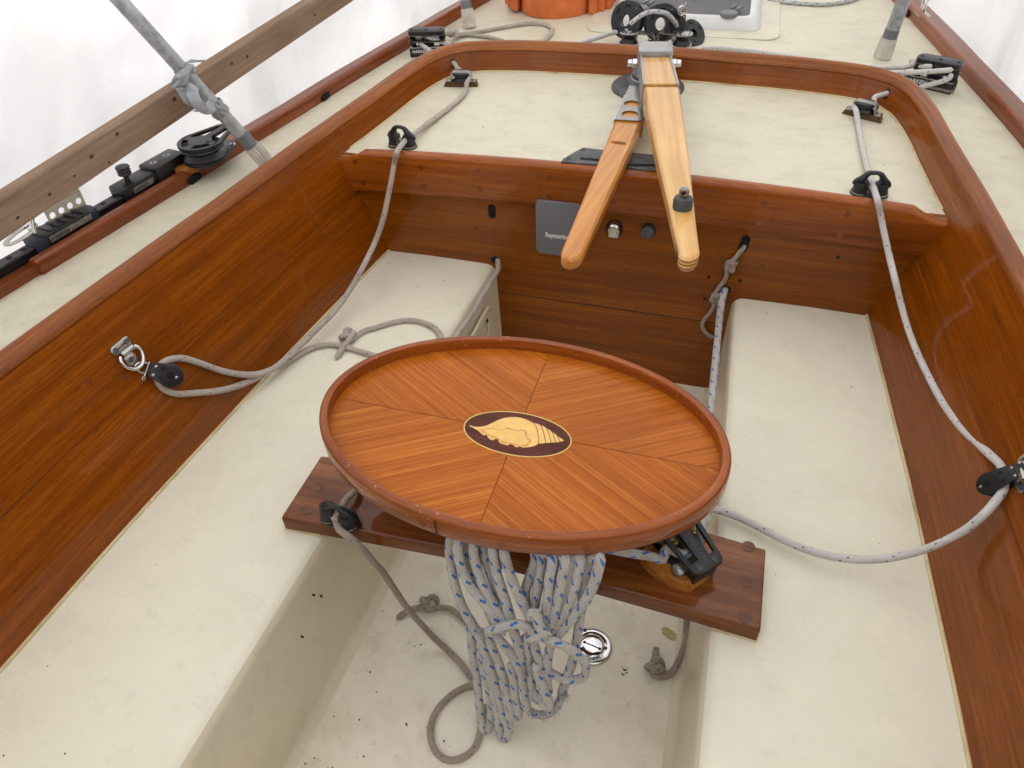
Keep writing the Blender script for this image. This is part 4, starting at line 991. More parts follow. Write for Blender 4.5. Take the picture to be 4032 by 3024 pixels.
# ------------------------------------------------------------------ second tiller, lower, in its polished bracket
def zt2(sy): return .408-.030*(sy-470)/540
T = thing('tiller', DK(2500, 380), 'shorter honey varnished tiller held in a polished steel bracket', 'tiller')
st2 = [(474,2421,2528),(590,2373,2480),(735,2313,2414),(880,2253,2348),(960,2220,2311)]
L2 = [Z(l, y, zt2(y)) for y, l, r in st2]; R2 = [Z(r, y, zt2(y)) for y, l, r in st2]
tip2 = [Z(2209,990,zt2(990)), Z(2212,1008,zt2(1000)), Z(2224,1020,zt2(1010)), Z(2246,1023,zt2(1010)), Z(2272,1017,zt2(1010)), Z(2290,1003,zt2(1000))]
BAR2 = tiller_mesh(L2, R2, tip2, .046).build('bar', m_ash2, T, bevel=.007)
q = [Z(2419, 474, zt2(474)+.002), Z(2533, 480, zt2(474)+.002), Z(2520, 345, .412), Z(2478, 340, .412)]
mb = MB(); tv = [mb.bm.verts.new(p+V((0,0,.0035))) for p in q]; lv = [mb.bm.verts.new(p) for p in q]
BK = None
# top plate with two real holes: cells of a plate
def cellplate(mb, c00, c10, c11, c01, holes_u, hole_r, th):
    nx = (c10-c00); up = (c10-c00).cross(c01-c00).normalized(); up = up if up.z > 0 else -up
    edges = [0]+[(holes_u[i]+holes_u[i+1])/2 for i in range(len(holes_u)-1)]+[1]
    pt = lambda u, v: (c00*(1-u)+c01*u)*(1-v)+(c10*(1-u)+c11*u)*v
    for i, hu in enumerate(holes_u):
        u0, u1 = edges[i], edges[i+1]; c = pt(hu, .5); n = 24; vo = []; vi = []
        A, Bv = pt(u0,.5)-pt(u1,.5), pt(hu,1)-pt(hu,0); A.normalize(); Bn = up.cross(A).normalized()
        cor = [pt(u0,0), pt(u0,1), pt(u1,1), pt(u1,0)]; per = []
        for k in range(4):
            for j in range(6): per.append(cor[k]*(1-j/6)+cor[(k+1)%4]*(j/6))
        inn = []
        for p in per:
            d = p-c; inn.append(c+d.normalized()*hole_r)
        L = [[mb.bm.verts.new(p+up*z) for p in q] for q in (per, inn) for z in (0, th)]
        ol, oh, il, ih = L
        for k in range(24):
            j = (k+1) % 24
            mb.face([oh[k], oh[j], ih[j], ih[k]]); mb.face([ol[j], ol[k], il[k], il[j]]); mb.face([ol[k], ol[j], oh[j], oh[k]]); mb.face([il[j], il[k], ih[k], ih[j]])
mb.bm.free()
mb = MB(); cellplate(mb, q[0], q[1], q[2], q[3], [.20, .50, .9], .0, .003) if False else None
mb.bm.free(); mb = MB()
mid0, mid1 = q[0]*.30+q[3]*.70, q[1]*.30+q[2]*.70
cellplate(mb, q[0], q[1], mid1, mid0, [.24, .66], .0235, .003)
v4 = [mid0, mid1, q[2], q[3]]; tv = [mb.bm.verts.new(p+V((0,0,.003))) for p in v4]; lv = [mb.bm.verts.new(p) for p in v4]
mb.face(tv); mb.face(lv[::-1]); 
for i in range(4): mb.face([tv[i], tv[(i+1)%4], lv[(i+1)%4], lv[i]])
BK = mb.build('bracket_top', m_dsteel, T, smooth=30)
for (p, r_) in ((q[0], q[3]), (q[1], q[2])):
    ax = (r_-p).normalized(); fr = FR(p, ax, None); L = (r_-p).length
    MB().box(fr, -.001, L, -.0018, .0018, -.052, .0025, .0008).build('bracket_side', m_chrome, BK)
mb = MB(); tiller_mesh([q[0]*.98+q[3]*.02, mid0-V((0,0,.002))], [q[1]*.98+q[2]*.02, mid1-V((0,0,.002))][:], [], .040, 0) 
mb.bm.free(); mb = MB(); w4 = [q[0].lerp(q[1],.03), q[0].lerp(q[1],.97), mid0.lerp(mid1,.97), mid0.lerp(mid1,.03)]
tv = [mb.bm.verts.new(p-V((0,0,.002))) for p in w4]; lv = [mb.bm.verts.new(p-V((0,0,.046))) for p in w4]; mb.face(tv); mb.face(lv[::-1])
for i in range(4): mb.face([tv[i], tv[(i+1)%4], lv[(i+1)%4], lv[i]])
mb.build('bar_neck', m_ash2, BAR2)
for f in (.35, .95):
    for s_, (p, r_) in ((-1, (q[0], q[3])), (1, (q[1], q[2]))):
        c = p.lerp(r_, f)+V((0,0,-.03)); d = (q[1]-q[0]).normalized()*s_
        MB().cyl(c, c+d*.013, .009, .009, 6, .001).build('bolt', m_chrome, BK)
em = Z(2435, 560, zt2(560)+.0012); fr = FR(em, (1,-.05,0))
MB().ringprism(fr, circ(0,0,.021,24,.0062), circ(.001,0,.018,24,.0044), -.001, .0004).build('emblem_outline', m_padwood, BAR2, smooth=0)
MB().prism(fr, [(-.017,.0),(-.004,.0016),(.010,.0002),(.018,-.0012),(.008,-.0018),(-.006,-.0002)], -.001, .0004).build('emblem_wave', m_padwood, BAR2, smooth=0)

# ------------------------------------------------------------------ trim tab plate with a row of holes, on the trim board
zq = .364
pl = [Z(*scT(x, y), zq) for x, y in ((328,697),(345,670),(500,582),(520,580),(700,605),(1090,640),(1250,655),(1270,770),(1115,772),(890,748),(640,720))]
T = thing('slotted_plate', pl[0]-V((0,0,.012)), 'grey worn metal plate with a row of holes under both tillers', 'plate')
mb = MB(); mb.prism(W0, [(p.x, p.y) for p in pl], .340, zq, .0025); PLT = mb.build('plate', m_greyplate, T, smooth=40)
for q in ((513,602),(395,672)): screw(FR(Z(*scT(*q), zq)), .0085, T, m_greyplate, 'screw', .6)
for k in range(22):
    x = 505+k*34.0; y = 673+(x-505)*.088 if x < 720 else 727+(x-935)*.012
    p = Z(*scT(x, y), zq)
    if abs(x-800) < 60: continue
    disc(FR(p), .0075, 'adjust_hole', m_hole, T, .0006)

# ------------------------------------------------------------------ things on the bulkhead
a0, b0 = onB(2107, 1000, Y0-.028); a1, b1 = onB(2288, 812, Y0-.022)
T = thing('instrument_cover', (a0, Y0-.02, b0), 'square grey plastic instrument cover on the bulkhead behind the lower tiller tip', 'cover')
bot = rrect(a0+.002, a1+.002, b0+.004, b1+.010, .012); 
MB().prism(FB, bot, .0005, .030, .006, 3, top=[((x-(a0+a1)/2)*.96+(a0+a1)/2, (y-(b0+b1)/2)*.95+(b0+b1)/2-.001) for x, y in bot]).build('cover', m_grey, T, smooth=40)
a, b = onB(2147, 925, Y0-.031); text('Raymarine', FR((a, Y0-.0303, b), (1,0,0), None, (0,-1,0)), .0205, m_letter, T, depth=.0004, bold=.04, sx=.80)
a, b = onB(2420, 898); kf = FB.at(a, b, 0)
T = thing('chrome_cap', kf.o, 'shiny chrome domed fitting on the bulkhead between the two tillers', 'fitting')
MB().prism(kf, circ(0,-.002,.024,24,.029), .0002, .003).build('backing', m_hole, T)
MB().prism(kf, [(-.017,-.022),(.017,-.022),(.020,-.008),(.018,.010),(.010,.022),(0,.025),(-.010,.022),(-.018,.010),(-.020,-.008)], .003, .022, .008, 4, top=[(x*.9,y*.9-.002) for x, y in [(-.017,-.022),(.017,-.022),(.020,-.008),(.018,.010),(.010,.022),(0,.025),(-.010,.022),(-.018,.010),(-.020,-.008)]]).build('dome', m_chrome, T, smooth=60)
a, b = onB(2553, 905); kf = FB.at(a, b, 0)
T = thing('knob', kf.o, 'grey round push button on the bulkhead left of the long tiller', 'button')
MB().lathe(kf, [(.021,.0004),(.0205,.004),(.019,.005)], 24).build('collar', m_hole, T)
MB().lathe(kf, [(.0175,.004),(.0175,.020),(.0155,.0225),(0,.0225)], 24).build('button', m_greyplate, T)
# slack line through the slot, two knots and a tail
a, b = onB(2930, 968); a2, b2 = onB(2872, 1040); 
def yb_(x, y, off): return Y(x, y, Y0-off)
k1 = FR(yb_(2868,1042,.009), yb_(2852,1075,.009)-yb_(2885,1010,.009), None, (0,-1,0)); k2 = FR(yb_(2810,1170,.009), yb_(2800,1195,.009)-yb_(2822,1140,.009), None, (0,-1,0))
kn1 = [p-k1.z*.008 for p in knot(k1, RG*.85, .5)]; kn2 = [p-k2.z*.008 for p in knot(k2, RG*.85, .5)]
pts = [V((a, 1.905, b)), V((a, 1.884, b-.004)), yb_(2915,990,.009), yb_(2898,1012,.010)]+kn1+[yb_(2860,1085,.009), yb_(2852,1105,.009), yb_(2832,1130,.009), yb_(2820,1150,.009)]+kn2+[yb_(2810,1205,.009), yb_(2795,1232,.010), yb_(2772,1260,.010), yb_(2766,1285,.010), yb_(2780,1310,.009), yb_(2800,1325,.009), yb_(2812,1330,.009)]
o = rope(pts, RG*.8, 10).build('lashing_line', r_dirty); tag(o, 'short grey rope with two knots hanging down the bulkhead', 'rope')

# ------------------------------------------------------------------ orange tub and deck hatch behind the coaming
f0 = DK(2178, 78); tc = V((f0.x-.02, f0.y+.155, HD+camb(f0.x))); 
T = thing('plastic_tub', tc, 'orange ribbed plastic tub standing on the aft deck', 'tub')
mb = MB(); mb.lathe(FR(tc), [(.150,0),(.152,.006),(.153,.075),(.157,.078),(.158,.084),(.157,.26),(.15,.262)], 56); DR = mb.build('drum', m_orange, T)
for s_ in (-1, 1):
    for k, (dx_, w_, dy_) in enumerate(((.165,.016,-.085),(.192,.014,-.055),(.215,.012,-.02))):
        MB().box(FR(tc), s_*dx_-w_, s_*dx_+w_, dy_, dy_+.12, .004+.003*k, .25, .005).build('side_rib', m_orange, T)
    MB().box(FR(tc), s_*.18-.045, s_*.18+.045, .04, .2, .001, .25, .004).build('side_rib', m_orange, T)
MB().lathe(FR(tc), [(.1545,.082),(.1558,.085),(.1545,.089)], 56, cap=False).build('moulding_band', m_orange, T)
FL, FRt = DK(2384, 105), DK(2992, 133); hx = (FRt-FL); hw = hx.length; HFm = FR((FL+FRt)/2+V((0,0,-.004)), V((hx.x, hx.y, 0)))
HFm = FR(V((HFm.o.x, HFm.o.y, HD+camb(0)-.006)), V((hx.x, hx.y, 0)))
T = thing('deck_hatch', HFm.o, 'white framed deck hatch with a smoked acrylic panel', 'hatch')
out = rrect(-hw/2, hw/2, 0, .58, .05, 6); inn = rrect(-hw/2+.046, hw/2-.046, .044, .530, .03, 6); mid = rrect(-hw/2+.022, hw/2-.022, .024, .556, .045, 6); 
mb = MB()
L = [[mb.bm.verts.new(HFm(x, y, z)) for x, y in P] for P, z in ((out,0),(out,.012),(mid,.046),(rrect(-hw/2+.030,hw/2-.030,.032,.546,.04,6),.051),(inn,.050),(inn,.03))]
n = len(out)
for A, Bq in zip(L, L[1:]):
    for i in range(n): mb.face([A[i], A[(i+1)%n], Bq[(i+1)%n], Bq[i]])
mb.build('frame', m_white, T, smooth=40)
MB().prism(HFm, inn, .035, .0485).build('glazing', m_smoke, T, smooth=0)
MB().prism(HFm, rrect(-hw/2-.006, hw/2+.006, -.006, .586, .05, 6), .001, .006).build('gasket', m_bead, T)
for q in ((2520,22),(2872,42)):
    p = Z(*q, HFm.o.z+.066); fr = FR(p, (1,.1,0)); fr.o.z = HFm.o.z+.0486
    h = MB().lathe(fr, [(.034,0),(.034,.010),(.030,.014),(0,.014)], 28).build('handle', m_grey, T)
    for d_ in (-.012, .012): MB().box(fr.at(.012,.02,.004,1.15), .01, .06, d_-.0055, d_+.0055, .004, .014, .002).build('handle_lever', m_grey, h)
mb = MB(); mb.prism(HFm, rrect(-hw/2-.07, hw/2+.07, -.075, .7, .06, 6), .0035, .008, .003); mb.build('hatch_plinth', m_deck, T)

# ------------------------------------------------------------------ traveller cars at both ends of the hidden track
def traveller(end, inward, sgn, label, lett):
    class SF(FR):
        def __call__(s, a, b=0, c=0): return s.o+s.x*(a*.9)+s.y*b+s.z*(c*.76)
    fr = SF(end, inward); T = thing('traveller_car', end, label, 'traveller car', 'traveller end cars')
    # local x runs inboard along the track, y aft or forward, z up
    MB().box(fr, 0, .19, -.028, .028, .0, .045, .006).build('base', m_black, T)
    MB().box(fr, .004, .15, -.0285, .0285, .045, .050, .002).build('base_plate', m_steel, T)
    for z0, z1 in ((.075,.080),(.104,.122)):
        MB().prism(fr, rrect(.0,.150,-.030,.030,.016), z0, z1, .002).build('sheave_plate', m_black, T)
    for z in (.0733,.1025): MB().prism(fr, rrect(-.0008,.1508,-.0308,.0308,.016), z, z+.0012).build('trim_line', m_steel, T)
    for z in (.0505,.0795): MB().lathe(SF(fr(.075,0,z), fr.x), [(.027,0),(.028,.003),(.022,.008),(.0205,.0115),(.022,.015),(.028,.020),(.027,.0232)], 28).build('sheave', m_black2, T)
    for x in (.013, .137): MB().cyl(fr(x, .008 , .049), fr(x, .008, .104), .012, seg=16).build('column', m_black, T)
    for x in (.014, .075, .136): MB().lathe(SF(fr(x,0,.122), fr.x), [(.007,-.001),(.0065,.0006),(.003,.001),(0,.001)], 14).build('bolt', m_hole, T)
    return fr, T
iR = V((-1, .42, 0)); eR = DK(3752, 345); eR = Z(3752, 366, HD-.004)
frR, TR_ = traveller(eR, iR, 1, 'black double sheave traveller car beside the toe rail on the hatch side', 1)
nf = FR(frR(.02,0,0), frR.x, None); sd_ = -1 if frR.y.y > 0 else 1
face = FR(frR(.165, sd_*.0285, .030), -frR.x, None, frR.y*sd_)
text('HARKEN', face, .017, m_letter, TR_, depth=.0004, bold=.03, shear=.2)
mb = MB().box(FR(face.o+V((0,0,-.010)), -frR.x, None, frR.y*sd_), .07, .155, -.004, .004, -.0002, .0006).build('label_stripe', m_label, TR_, smooth=0)
eL = Z(1619, 219, HD-.004); iL = V((1, .28, 0))
frL, TL_ = traveller(eL, iL, -1, 'black double sheave traveller car with a rope loop lying behind it', -1)
sd_ = -1 if frL.y.y > 0 else 1
face = FR(frL(.012, sd_*.0285, .030), frL.x, None, frL.y*sd_)
text('HARKEN', face, .015, m_letter, TL_, depth=.0004, bold=.03)
tr0, tr1 = frL(.1,0,.0), frR(.1,0,.0)
mid = V((-.02, 2.83, HD+camb(0)+.0))
# mainsheet centre blocks standing on the track
def upright(c, r, axis, label, th=.03, lett=None):
    T = thing('mainsheet_block', c-V((0,0,r)), label, 'block', 'upright mainsheet blocks'); fr = FR(c, V((0,0,1)).cross(V(axis)), None, axis)
    for z in (-th/2, th/2-.006):
        mb = MB(); mb.ringprism(fr, circ(0,0,r,36), circ(-r*.1,-r*.05,r*.34,36), z, z+.006)
        p = mb.build('cheek', m_black2, T, bevel=.0012)
        if z > 0:
            for a in (.3, 1.6, 2.6, 4.2): 
                MB().prism(fr.at(r*.7*math.cos(a), r*.7*math.sin(a), 0, a+1.57), rrect(-r*.18,r*.18,-r*.07,r*.07,r*.06), z+.005, z+.0066).build('slot', m_hole, p)
            for a in (.9, 5.3): MB().lathe(fr.at(r*.85*math.cos(a), r*.85*math.sin(a), z+.006), [(.006,-.001),(.0055,.001),(0,.0012)], 12).build('bolt', m_greyplate, p)
    MB().ringprism(fr, circ(0,0,r*.93,36), circ(-r*.1,-r*.05,r*.36,36), -th/2+.0065, th/2-.0065).build('sheave', m_black, T)
    return T, fr
cc0 = Z(2472, 78, HD+.10); upright(cc0, .064, (-.45,-1,.35), 'round black mainsheet block left of the pair behind the tiller head')
cc1 = Z(2606, 90, HD+.10); T1, f1 = upright(cc1, .064, (.45,-1,.30), 'black mainsheet block standing right behind the tiller head')
MB().prism(f1, [(.02,.045),(.085,.02),(.085,-.02),(.02,-.045)], -.015, .015, .004).build('becket', m_black2, T1)
cc2 = Z(2724, 135, HD+.05); upright(cc2, .050, (.75,-.5,.75), 'dull black mainsheet block lying tilted beside the hatch corner')
for q, lab in (((2478,128),'flat steel cheeked sheave with ropes, left of the tiller head'), ((2690,134),'flat steel cheeked sheave with rope, right of the tiller head')):
    p = Z(*q, HD+camb(0)+.062); fr = FR(p, (1,0,0)); T = thing('flat_sheave', p-V((0,0,.06)), lab, 'block', 'flat sheaves behind the tiller')
    s_ = 1 if q[0] < 2600 else -1
    for z in (0, -.036):
        P = MB().prism(fr, [(.034*math.cos(math.radians(a_)), .034*math.sin(math.radians(a_))) for a_ in range(0,360,12)], z, z+.0035, .0006).build('cheek_plate', m_steel, T)
        if z == 0:
            MB().prism(fr, [(s_*.02,-.022),(s_*.075,-.016),(s_*.075,.016),(s_*.02,.022)], -.0002, .0033).build('arm', m_steel, P)
            for k in range(10): disc(fr.at(.026*math.cos(k*.63), .026*math.sin(k*.63), .0036), .0034, 'hole', m_hole, P, .0006)
            MB().lathe(fr.at(0,0,.0035), [(.008,0),(.006,.0018),(0,.002)], 14).build('rivet', m_steel, P)
    MB().lathe(fr, [(.030,-.032),(.031,-.029),(.024,-.020),(.0235,-.017),(.024,-.014),(.031,-.004),(.030,-.001)], 28).build('sheave', m_black, T)
    MB().tube([fr(s_*.075,0,.001), fr(s_*.085,0,-.006), fr(s_*.092,0,-.03), fr(s_*.11,0,-.052), fr(s_*.13,0,-.056)], .009, 8, .004, flat=.35).build('bracket', m_steel, T)
    MB().lathe(FR(fr(0,0,-.062)), [(.016,0),(.016,.028)], 16).build('stand', m_black2, T)
p = Z(2600, 150, HD+.03); 
T = thing('traveller_track', V((0, 2.80, HD+CAMB-.002)), 'black traveller track with a bent steel saddle behind the coaming', 'track')
trk = catmull([tr0, mid+V((-.3,-.01,-.002)), mid, mid+V((.3,-.01,-.002)), tr1], .05)
mb = MB(); mb.grid([[p_+V((0,-.016,-.004)), p_+V((0,-.016,.022)), p_+V((0,.016,.022)), p_+V((0,.016,-.004))] for p_ in trk]); mb.build('rail', m_black, T)
MB().tube([Z(2545,150,HD+.075), Z(2560,165,HD+.05), Z(2585,168,HD+.045), Z(2612,165,HD+.05), Z(2640,138,HD+.075)], .012, 10, .005, flat=.4).build('saddle', m_steel, T)
# shackle and fall going up between blocks
pts = [Z(2480,95,HD+.15), Z(2530,58,HD+.165), Z(2570,46,HD+.168), Z(2620,52,HD+.16), Z(2655,85,HD+.12), Z(2668,112,HD+.07)]
o = rope(pts, RB*.85, 10).build('block_lashing', r_blue); tag(o, 'white rope with blue flecks looped over the upright mainsheet blocks', 'rope')
T = thing('snap_shackle', Z(2690,70,HD+.10), 'polished snap shackle on a white rope right of the upright blocks', 'shackle')
A_ = Z(2684, 46, HD+.14); B_ = Z(2695, 98, HD+.08)
MB().tube([A_, A_*.4+B_*.6, B_], .008, 10, .006, flat=.6).build('body', m_chrome, T)
MB().tube([A_+V((-.014,0,.002)), A_+V((0,0,.018)), A_+V((.014,0,.002)), A_+V((0,0,-.012))], .0045, 8, .003, closed=True).build('bail', m_chrome, T)
o = rope([A_+V((.004,.005,.004)), Z(2700, 25, HD+.17), Z(2712,-6,HD+.20), Z(2726,-60,HD+.26)], RB*.8, 10).build('lifting_line', r_blue); tag(o, 'white rope rising from the snap shackle out of the picture top', 'rope')
# ropes on the aft deck
pts = [frL(.02,-.01,.068), Z(1645,131+4,HD+.066)] ; 
q7 = lambda x, y: (1500+.45208*x, .45208*y)
dl = lambda L_: [DK(*q7(x, y), h) for x, y, h in L_]
pts = dl([(330,290,.075),(400,322,.066),(480,350,.055),(560,378,.040),(640,410,.02),(720,430,.012)]); o = rope(pts, RG, 10).build('traveller_line', r_white); tag(o, 'upper whitish rope leaving the looped traveller car and passing under the coaming corner', 'rope')
pts = dl([(325,345,.045),(350,385,.042),(390,415,.04),(430,440,.035),(480,470,.02),(560,500,.010)]); o = rope(pts, RG, 10).build('traveller_line', r_white); tag(o, 'lower whitish rope leaving the looped traveller car towards the coaming hole', 'rope')
kf = FR(DK(*q7(618,318), .02), DK(*q7(690,330), .02)-DK(*q7(560,300), .02))
pts = dl([(455,290,.045),(500,295,.04),(560,298,.03)])+knot(kf, RG*.9, .5)+dl([(690,298,.01),(780,288,.008),(900,268,.008),(1050,240,.008),(1200,215,.008),(1330,203,.008),(1430,215,.008),(1488,250,.008),(1480,295,.008),(1440,340,.008),(1400,380,.008),(1380,420,.008)])
o = rope(pts, RG, 10).build('deck_line', r_grey); tag(o, 'grey flecked rope with a knot, looped on the aft deck near the orange tub', 'rope')
pts = dl([(650,305,.02),(730,300,.01),(850,312,.008),(960,328,.008),(1050,352,.008),(1120,390,.008)]); o = rope(pts, RG, 10).build('deck_line', r_grey); tag(o, 'grey rope lying inside the deck loop, running under the coaming', 'rope')
pts = [Z(2476,122,HD+.06), Z(2420,128,HD+.058), Z(2360,146,HD+.052), Z(2310,162,HD+.045), Z(2250,182,HD+.035)]; o = rope(pts, RG*1.1, 10).build('traveller_line', r_white); tag(o, 'whitish rope from the left flat sheave sloping down behind the coaming', 'rope')
pts = [Z(2510,140,HD+.05), Z(2480,155,HD+.045), Z(2440,172,HD+.035), Z(2390,200,HD+.02)]; o = rope(pts, RG*1.1, 10).build('traveller_line', r_white); tag(o, 'shorter whitish rope under the left flat sheave', 'rope')
pts = [Z(2645,146,HD+.055), Z(2662,165,HD+.045), Z(2690,185,HD+.03), Z(2720,205,HD+.015)]; o = rope(pts, RG*1.1, 10).build('traveller_line', r_white); tag(o, 'whitish rope from the right flat sheave dipping behind the coaming', 'rope')
pts = [DK(2760,192,.010), DK(2820,190,.009), DK(2900,196,.009), DK(2990,206,.009), DK(3100,222,.009), DK(3200,236,.009), DK(3300,252,.010), DK(3400,262,.012)]
o = rope(pts, RG, 10).build('deck_line', r_white); tag(o, 'whitish rope lying just behind the aft coaming, hatch side', 'rope')
q8 = lambda x, y: (3300+.3309*x, .3309*y)
u8 = lambda L_: [Z(*q8(x, y), HD+h) for x, y, h in L_]
o = rope(u8([(1370,830,.085),(1250,840,.083),(1000,856,.075),(760,866,.06),(600,870,.045)]), RG, 10).build('traveller_line', r_white); tag(o, 'upper tight whitish rope from the lettered traveller car', 'rope')
o = rope(u8([(1345,885,.062),(1325,930,.058),(1250,965,.05),(1100,1005,.038),(960,1045,.025),(880,1070,.02)]), RG, 10).build('traveller_line', r_white); tag(o, 'lower whitish rope from the lettered traveller car down to the coaming hole', 'rope')
kf = FR(Z(*q8(880,790), HD+.045), Z(*q8(820,800),HD+.045)-Z(*q8(960,780),HD+.045))
o = rope(u8([(1110,790,.08),(1040,790,.07),(960,783,.06)])+knot(kf, RG*.9, .5)+u8([(790,800,.045),(700,802,.04),(600,808,.03),(500,812,.02),(380,800,.012)]), RG, 10).build('traveller_line', r_white); tag(o, 'knotted whitish rope at the lettered traveller car', 'rope')
o = rope([DK(3020,-4,.008), DK(3080,6,.008), DK(3160,14,.008), DK(3240,18,.008), DK(3300,12,.008), DK(3350,2,.008), DK(3390,-14,.008)], RG*1.05, 10).build('deck_line', r_blue); tag(o, 'white rope with blue flecks lying on the deck at the picture top', 'rope')

# ------------------------------------------------------------------ scaffold pipes, plank, tape
def pipe(foot, top, r, label, sleeve=.066, band=.030):
    foot, top = V(foot), V(top); d = (top-foot).normalized(); T = thing('pipe_support', foot, label, 'pipe', 'shrink wrap frame pipes')
    MB().cyl(foot+d*.03, top, r, seg=28).build('pipe', m_galv, T)
    MB().cyl(foot+d*sleeve, foot+d*(sleeve+band), r*1.07, seg=28, bev=.001).build('tape_band', m_tape2, T)
    fr = FR(foot, d.orthogonal(), None, d); mb = MB(); rows = []
    for i in range(10):
        u = i/9; rr_ = r*(1.22-.10*u); rows.append([fr((rr_+.0022*math.sin(k*1.9+u*2)+.0012*math.sin(k*4.1))*math.cos(2*math.pi*k/48), (rr_+.0022*math.sin(k*1.9+u*2)+.0012*math.sin(k*4.1))*math.sin(2*math.pi*k/48), u*sleeve*1.02) for k in range(49)])
    mb.grid(rows); mb.build('cloth_sleeve', m_cloth, T, smooth=70)
    MB().lathe(fr, [(r*1.12,-.004),(r*1.27,.002),(r*1.27,.009),(r*1.2,.012)], 32).build('foot_cap', m_cloth, T)
    return fr
pf = Z(1062, 655, HD+.012); pt_ = X(470, 0, -1.175); pd = (pt_-pf).normalized()
pipe(pf, pt_+pd*.06, .0185, 'leaning galvanised pipe taped to the grey plank', .075, .045)
b2_ = DK(1850, 106, .004); t2_ = Y(1826, -40, b2_.y+.03); pipe(b2_, b2_+(t2_-b2_).normalized()*.8, .0205, 'galvanised pipe with cloth foot on the deck beside the orange tub')
b3_ = DK(3474, 224, .004); t3_ = Y(3562, -10, b3_.y-.01); pipe(b3_, b3_+(t3_-b3_).normalized()*.9, .0225, 'galvanised pipe with cloth foot on the hatch side of the deck')
XP = -1.158
b0_, b1_ = X(0, 952, -1.205), X(1350, 30, -1.075); t0_ = X(0, 782, -1.205)
ax = (b1_-b0_).normalized(); up = (t0_-b0_); up = up-ax*up.dot(ax); hgt = up.length
FPk = FR(b0_, (0,1,0), None, V((1,0,0)))
T = thing('plank', b0_, 'weathered grey softwood plank running past the leaning pipe', 'plank')
mb = MB(); u_ = up.normalized(); FPk.x = ax; FPk.y = u_; FPk.z = ax.cross(u_).normalized(); 
if FPk.z.x < 0: FPk.z = -FPk.z
rows = []; uvs = []
prof = [(0,-.038),(0,0),(.003,.0015),(hgt-.004,.0015),(hgt,-.001),(hgt,-.038),(0,-.038)]
mb.grid([[FPk(a_, b_, c_) for b_, c_ in prof] for a_ in (-.5, .2, .8, 1.4, 2.1)], [[(a_, b_+c_*.7+.3) for b_, c_ in prof] for a_ in (-.5, .2, .8, 1.4, 2.1)])
PK = mb.build('board', m_plank, T, smooth=30)
for x, y, r in ((755,865,1.0),(590,1010,1.1),(705,1050,.6),(480,1135,.6),(320,1255,.8),(115,1405,.8),(1495,410,.9),(1595,365,.9),(1125,640,1.2),(2030,95,.9)):
    p = PL(x*.6103, y*.6103, b0_+FPk.z*.0015, FPk.z); disc(FR(p, FPk.x, None, FPk.z), .0062*r, 'knot', m_knot, PK, .0004, .0045*r)
# silver tape
q9 = lambda x, y: (450+.3316*x, 150+.3316*y)
T = thing('duct_tape', pf+pd*.35, 'torn silver duct tape lashing the leaning pipe to the plank', 'tape')
cr_ = pf+pd*((X(640,250,-1.13)-pf).length); tow = (CAM-cr_).normalized(); random.seed(5)
def patch(poly, off, name, amp=.006):
    c = cr_+tow*off; P = [PL(*q9(x, y), c, tow)+tow*random.uniform(-amp, amp) for x, y in poly]
    mid = sum(P, V())/len(P)+tow*amp*1.2; mb = MB(); cv = mb.bm.verts.new(mid); vs = [mb.bm.verts.new(p) for p in P]
    for i in range(len(vs)): mb.face([cv, vs[i], vs[(i+1)%len(vs)]])
    bmesh.ops.subdivide_edges(mb.bm, edges=mb.bm.edges, cuts=3, use_grid_fill=True)
    for v_ in mb.bm.verts: v_.co += tow*(math.sin(v_.co.x*160+v_.co.z*90)*.0016+math.sin(v_.co.y*210-v_.co.z*130)*.0012)
    o = mb.build(name, m_tape, T, smooth=70); s_ = o.modifiers.new('thickness', 'SOLIDIFY'); s_.thickness = .0012; return o
patch([(885,300),(945,318),(905,450),(870,570),(795,580),(720,592),(655,600),(668,530),(700,460),(760,390),(840,350)], .055, 'flap')
patch([(880,330),(935,310),(985,400),(940,430),(890,400)], .05, 'flap', .003)
patch([(725,598),(800,585),(930,640),(985,820),(905,820),(820,760)], .028, 'flap', .003)
patch([(930,870),(1010,835),(1080,845),(1185,760),(1190,900),(1130,885)], .03, 'flap', .004)
patch([(845,292),(910,252),(985,262),(1080,258),(1062,286),(990,278),(920,290)], .05, 'strip', .002)
def onpipe(x, y): 
    d_ = ray(*q9(x, y)); w0 = CAM-pf; a_, b_, c_ = d_.dot(d_), d_.dot(pd), pd.dot(pd); dd, ee = d_.dot(w0), pd.dot(w0); return (a_*ee-b_*dd)/(a_*c_-b_*b_)
s0, s1 = onpipe(1345, 860), onpipe(1200, 740)
mb = MB(); fr = FR(pf+pd*s0, pd.orthogonal(), None, pd)
mb.grid([[fr((.0205+.0035*math.sin(k*.8+u*5)**2+.0015*math.sin(k*2.1))*math.cos(2*math.pi*k/32), (.0205+.0035*math.sin(k*.8+u*5)**2+.0015*math.sin(k*2.1))*math.sin(2*math.pi*k/32), u*(s1-s0)) for k in range(33)] for u in [i/10 for i in range(11)]])
mb.build('wrap', m_tape, T, smooth=70)
s0, s1 = onpipe(960, 400), onpipe(840, 300); fr = FR(pf+pd*s0, pd.orthogonal(), None, pd)
mb = MB(); mb.grid([[fr((.0200+.002*math.sin(k*.9+u*4)**2)*math.cos(2*math.pi*k/32), (.0200+.002*math.sin(k*.9+u*4)**2)*math.sin(2*math.pi*k/32), u*(s1-s0)) for k in range(33)] for u in [i/8 for i in range(9)]])
mb.build('wrap', m_tape, T, smooth=70)
lp = [PL(*q9(x, y), cr_+tow*o_, tow) for x, y, o_ in ((945,560,.03),(925,620,.05),(950,710,.06),(1010,800,.06),(1100,840,.055),(1170,790,.04))]
MB().tube(lp, .015, 10, .004, flat=.12, up=tow).build('loop', m_tape, T, smooth=70)

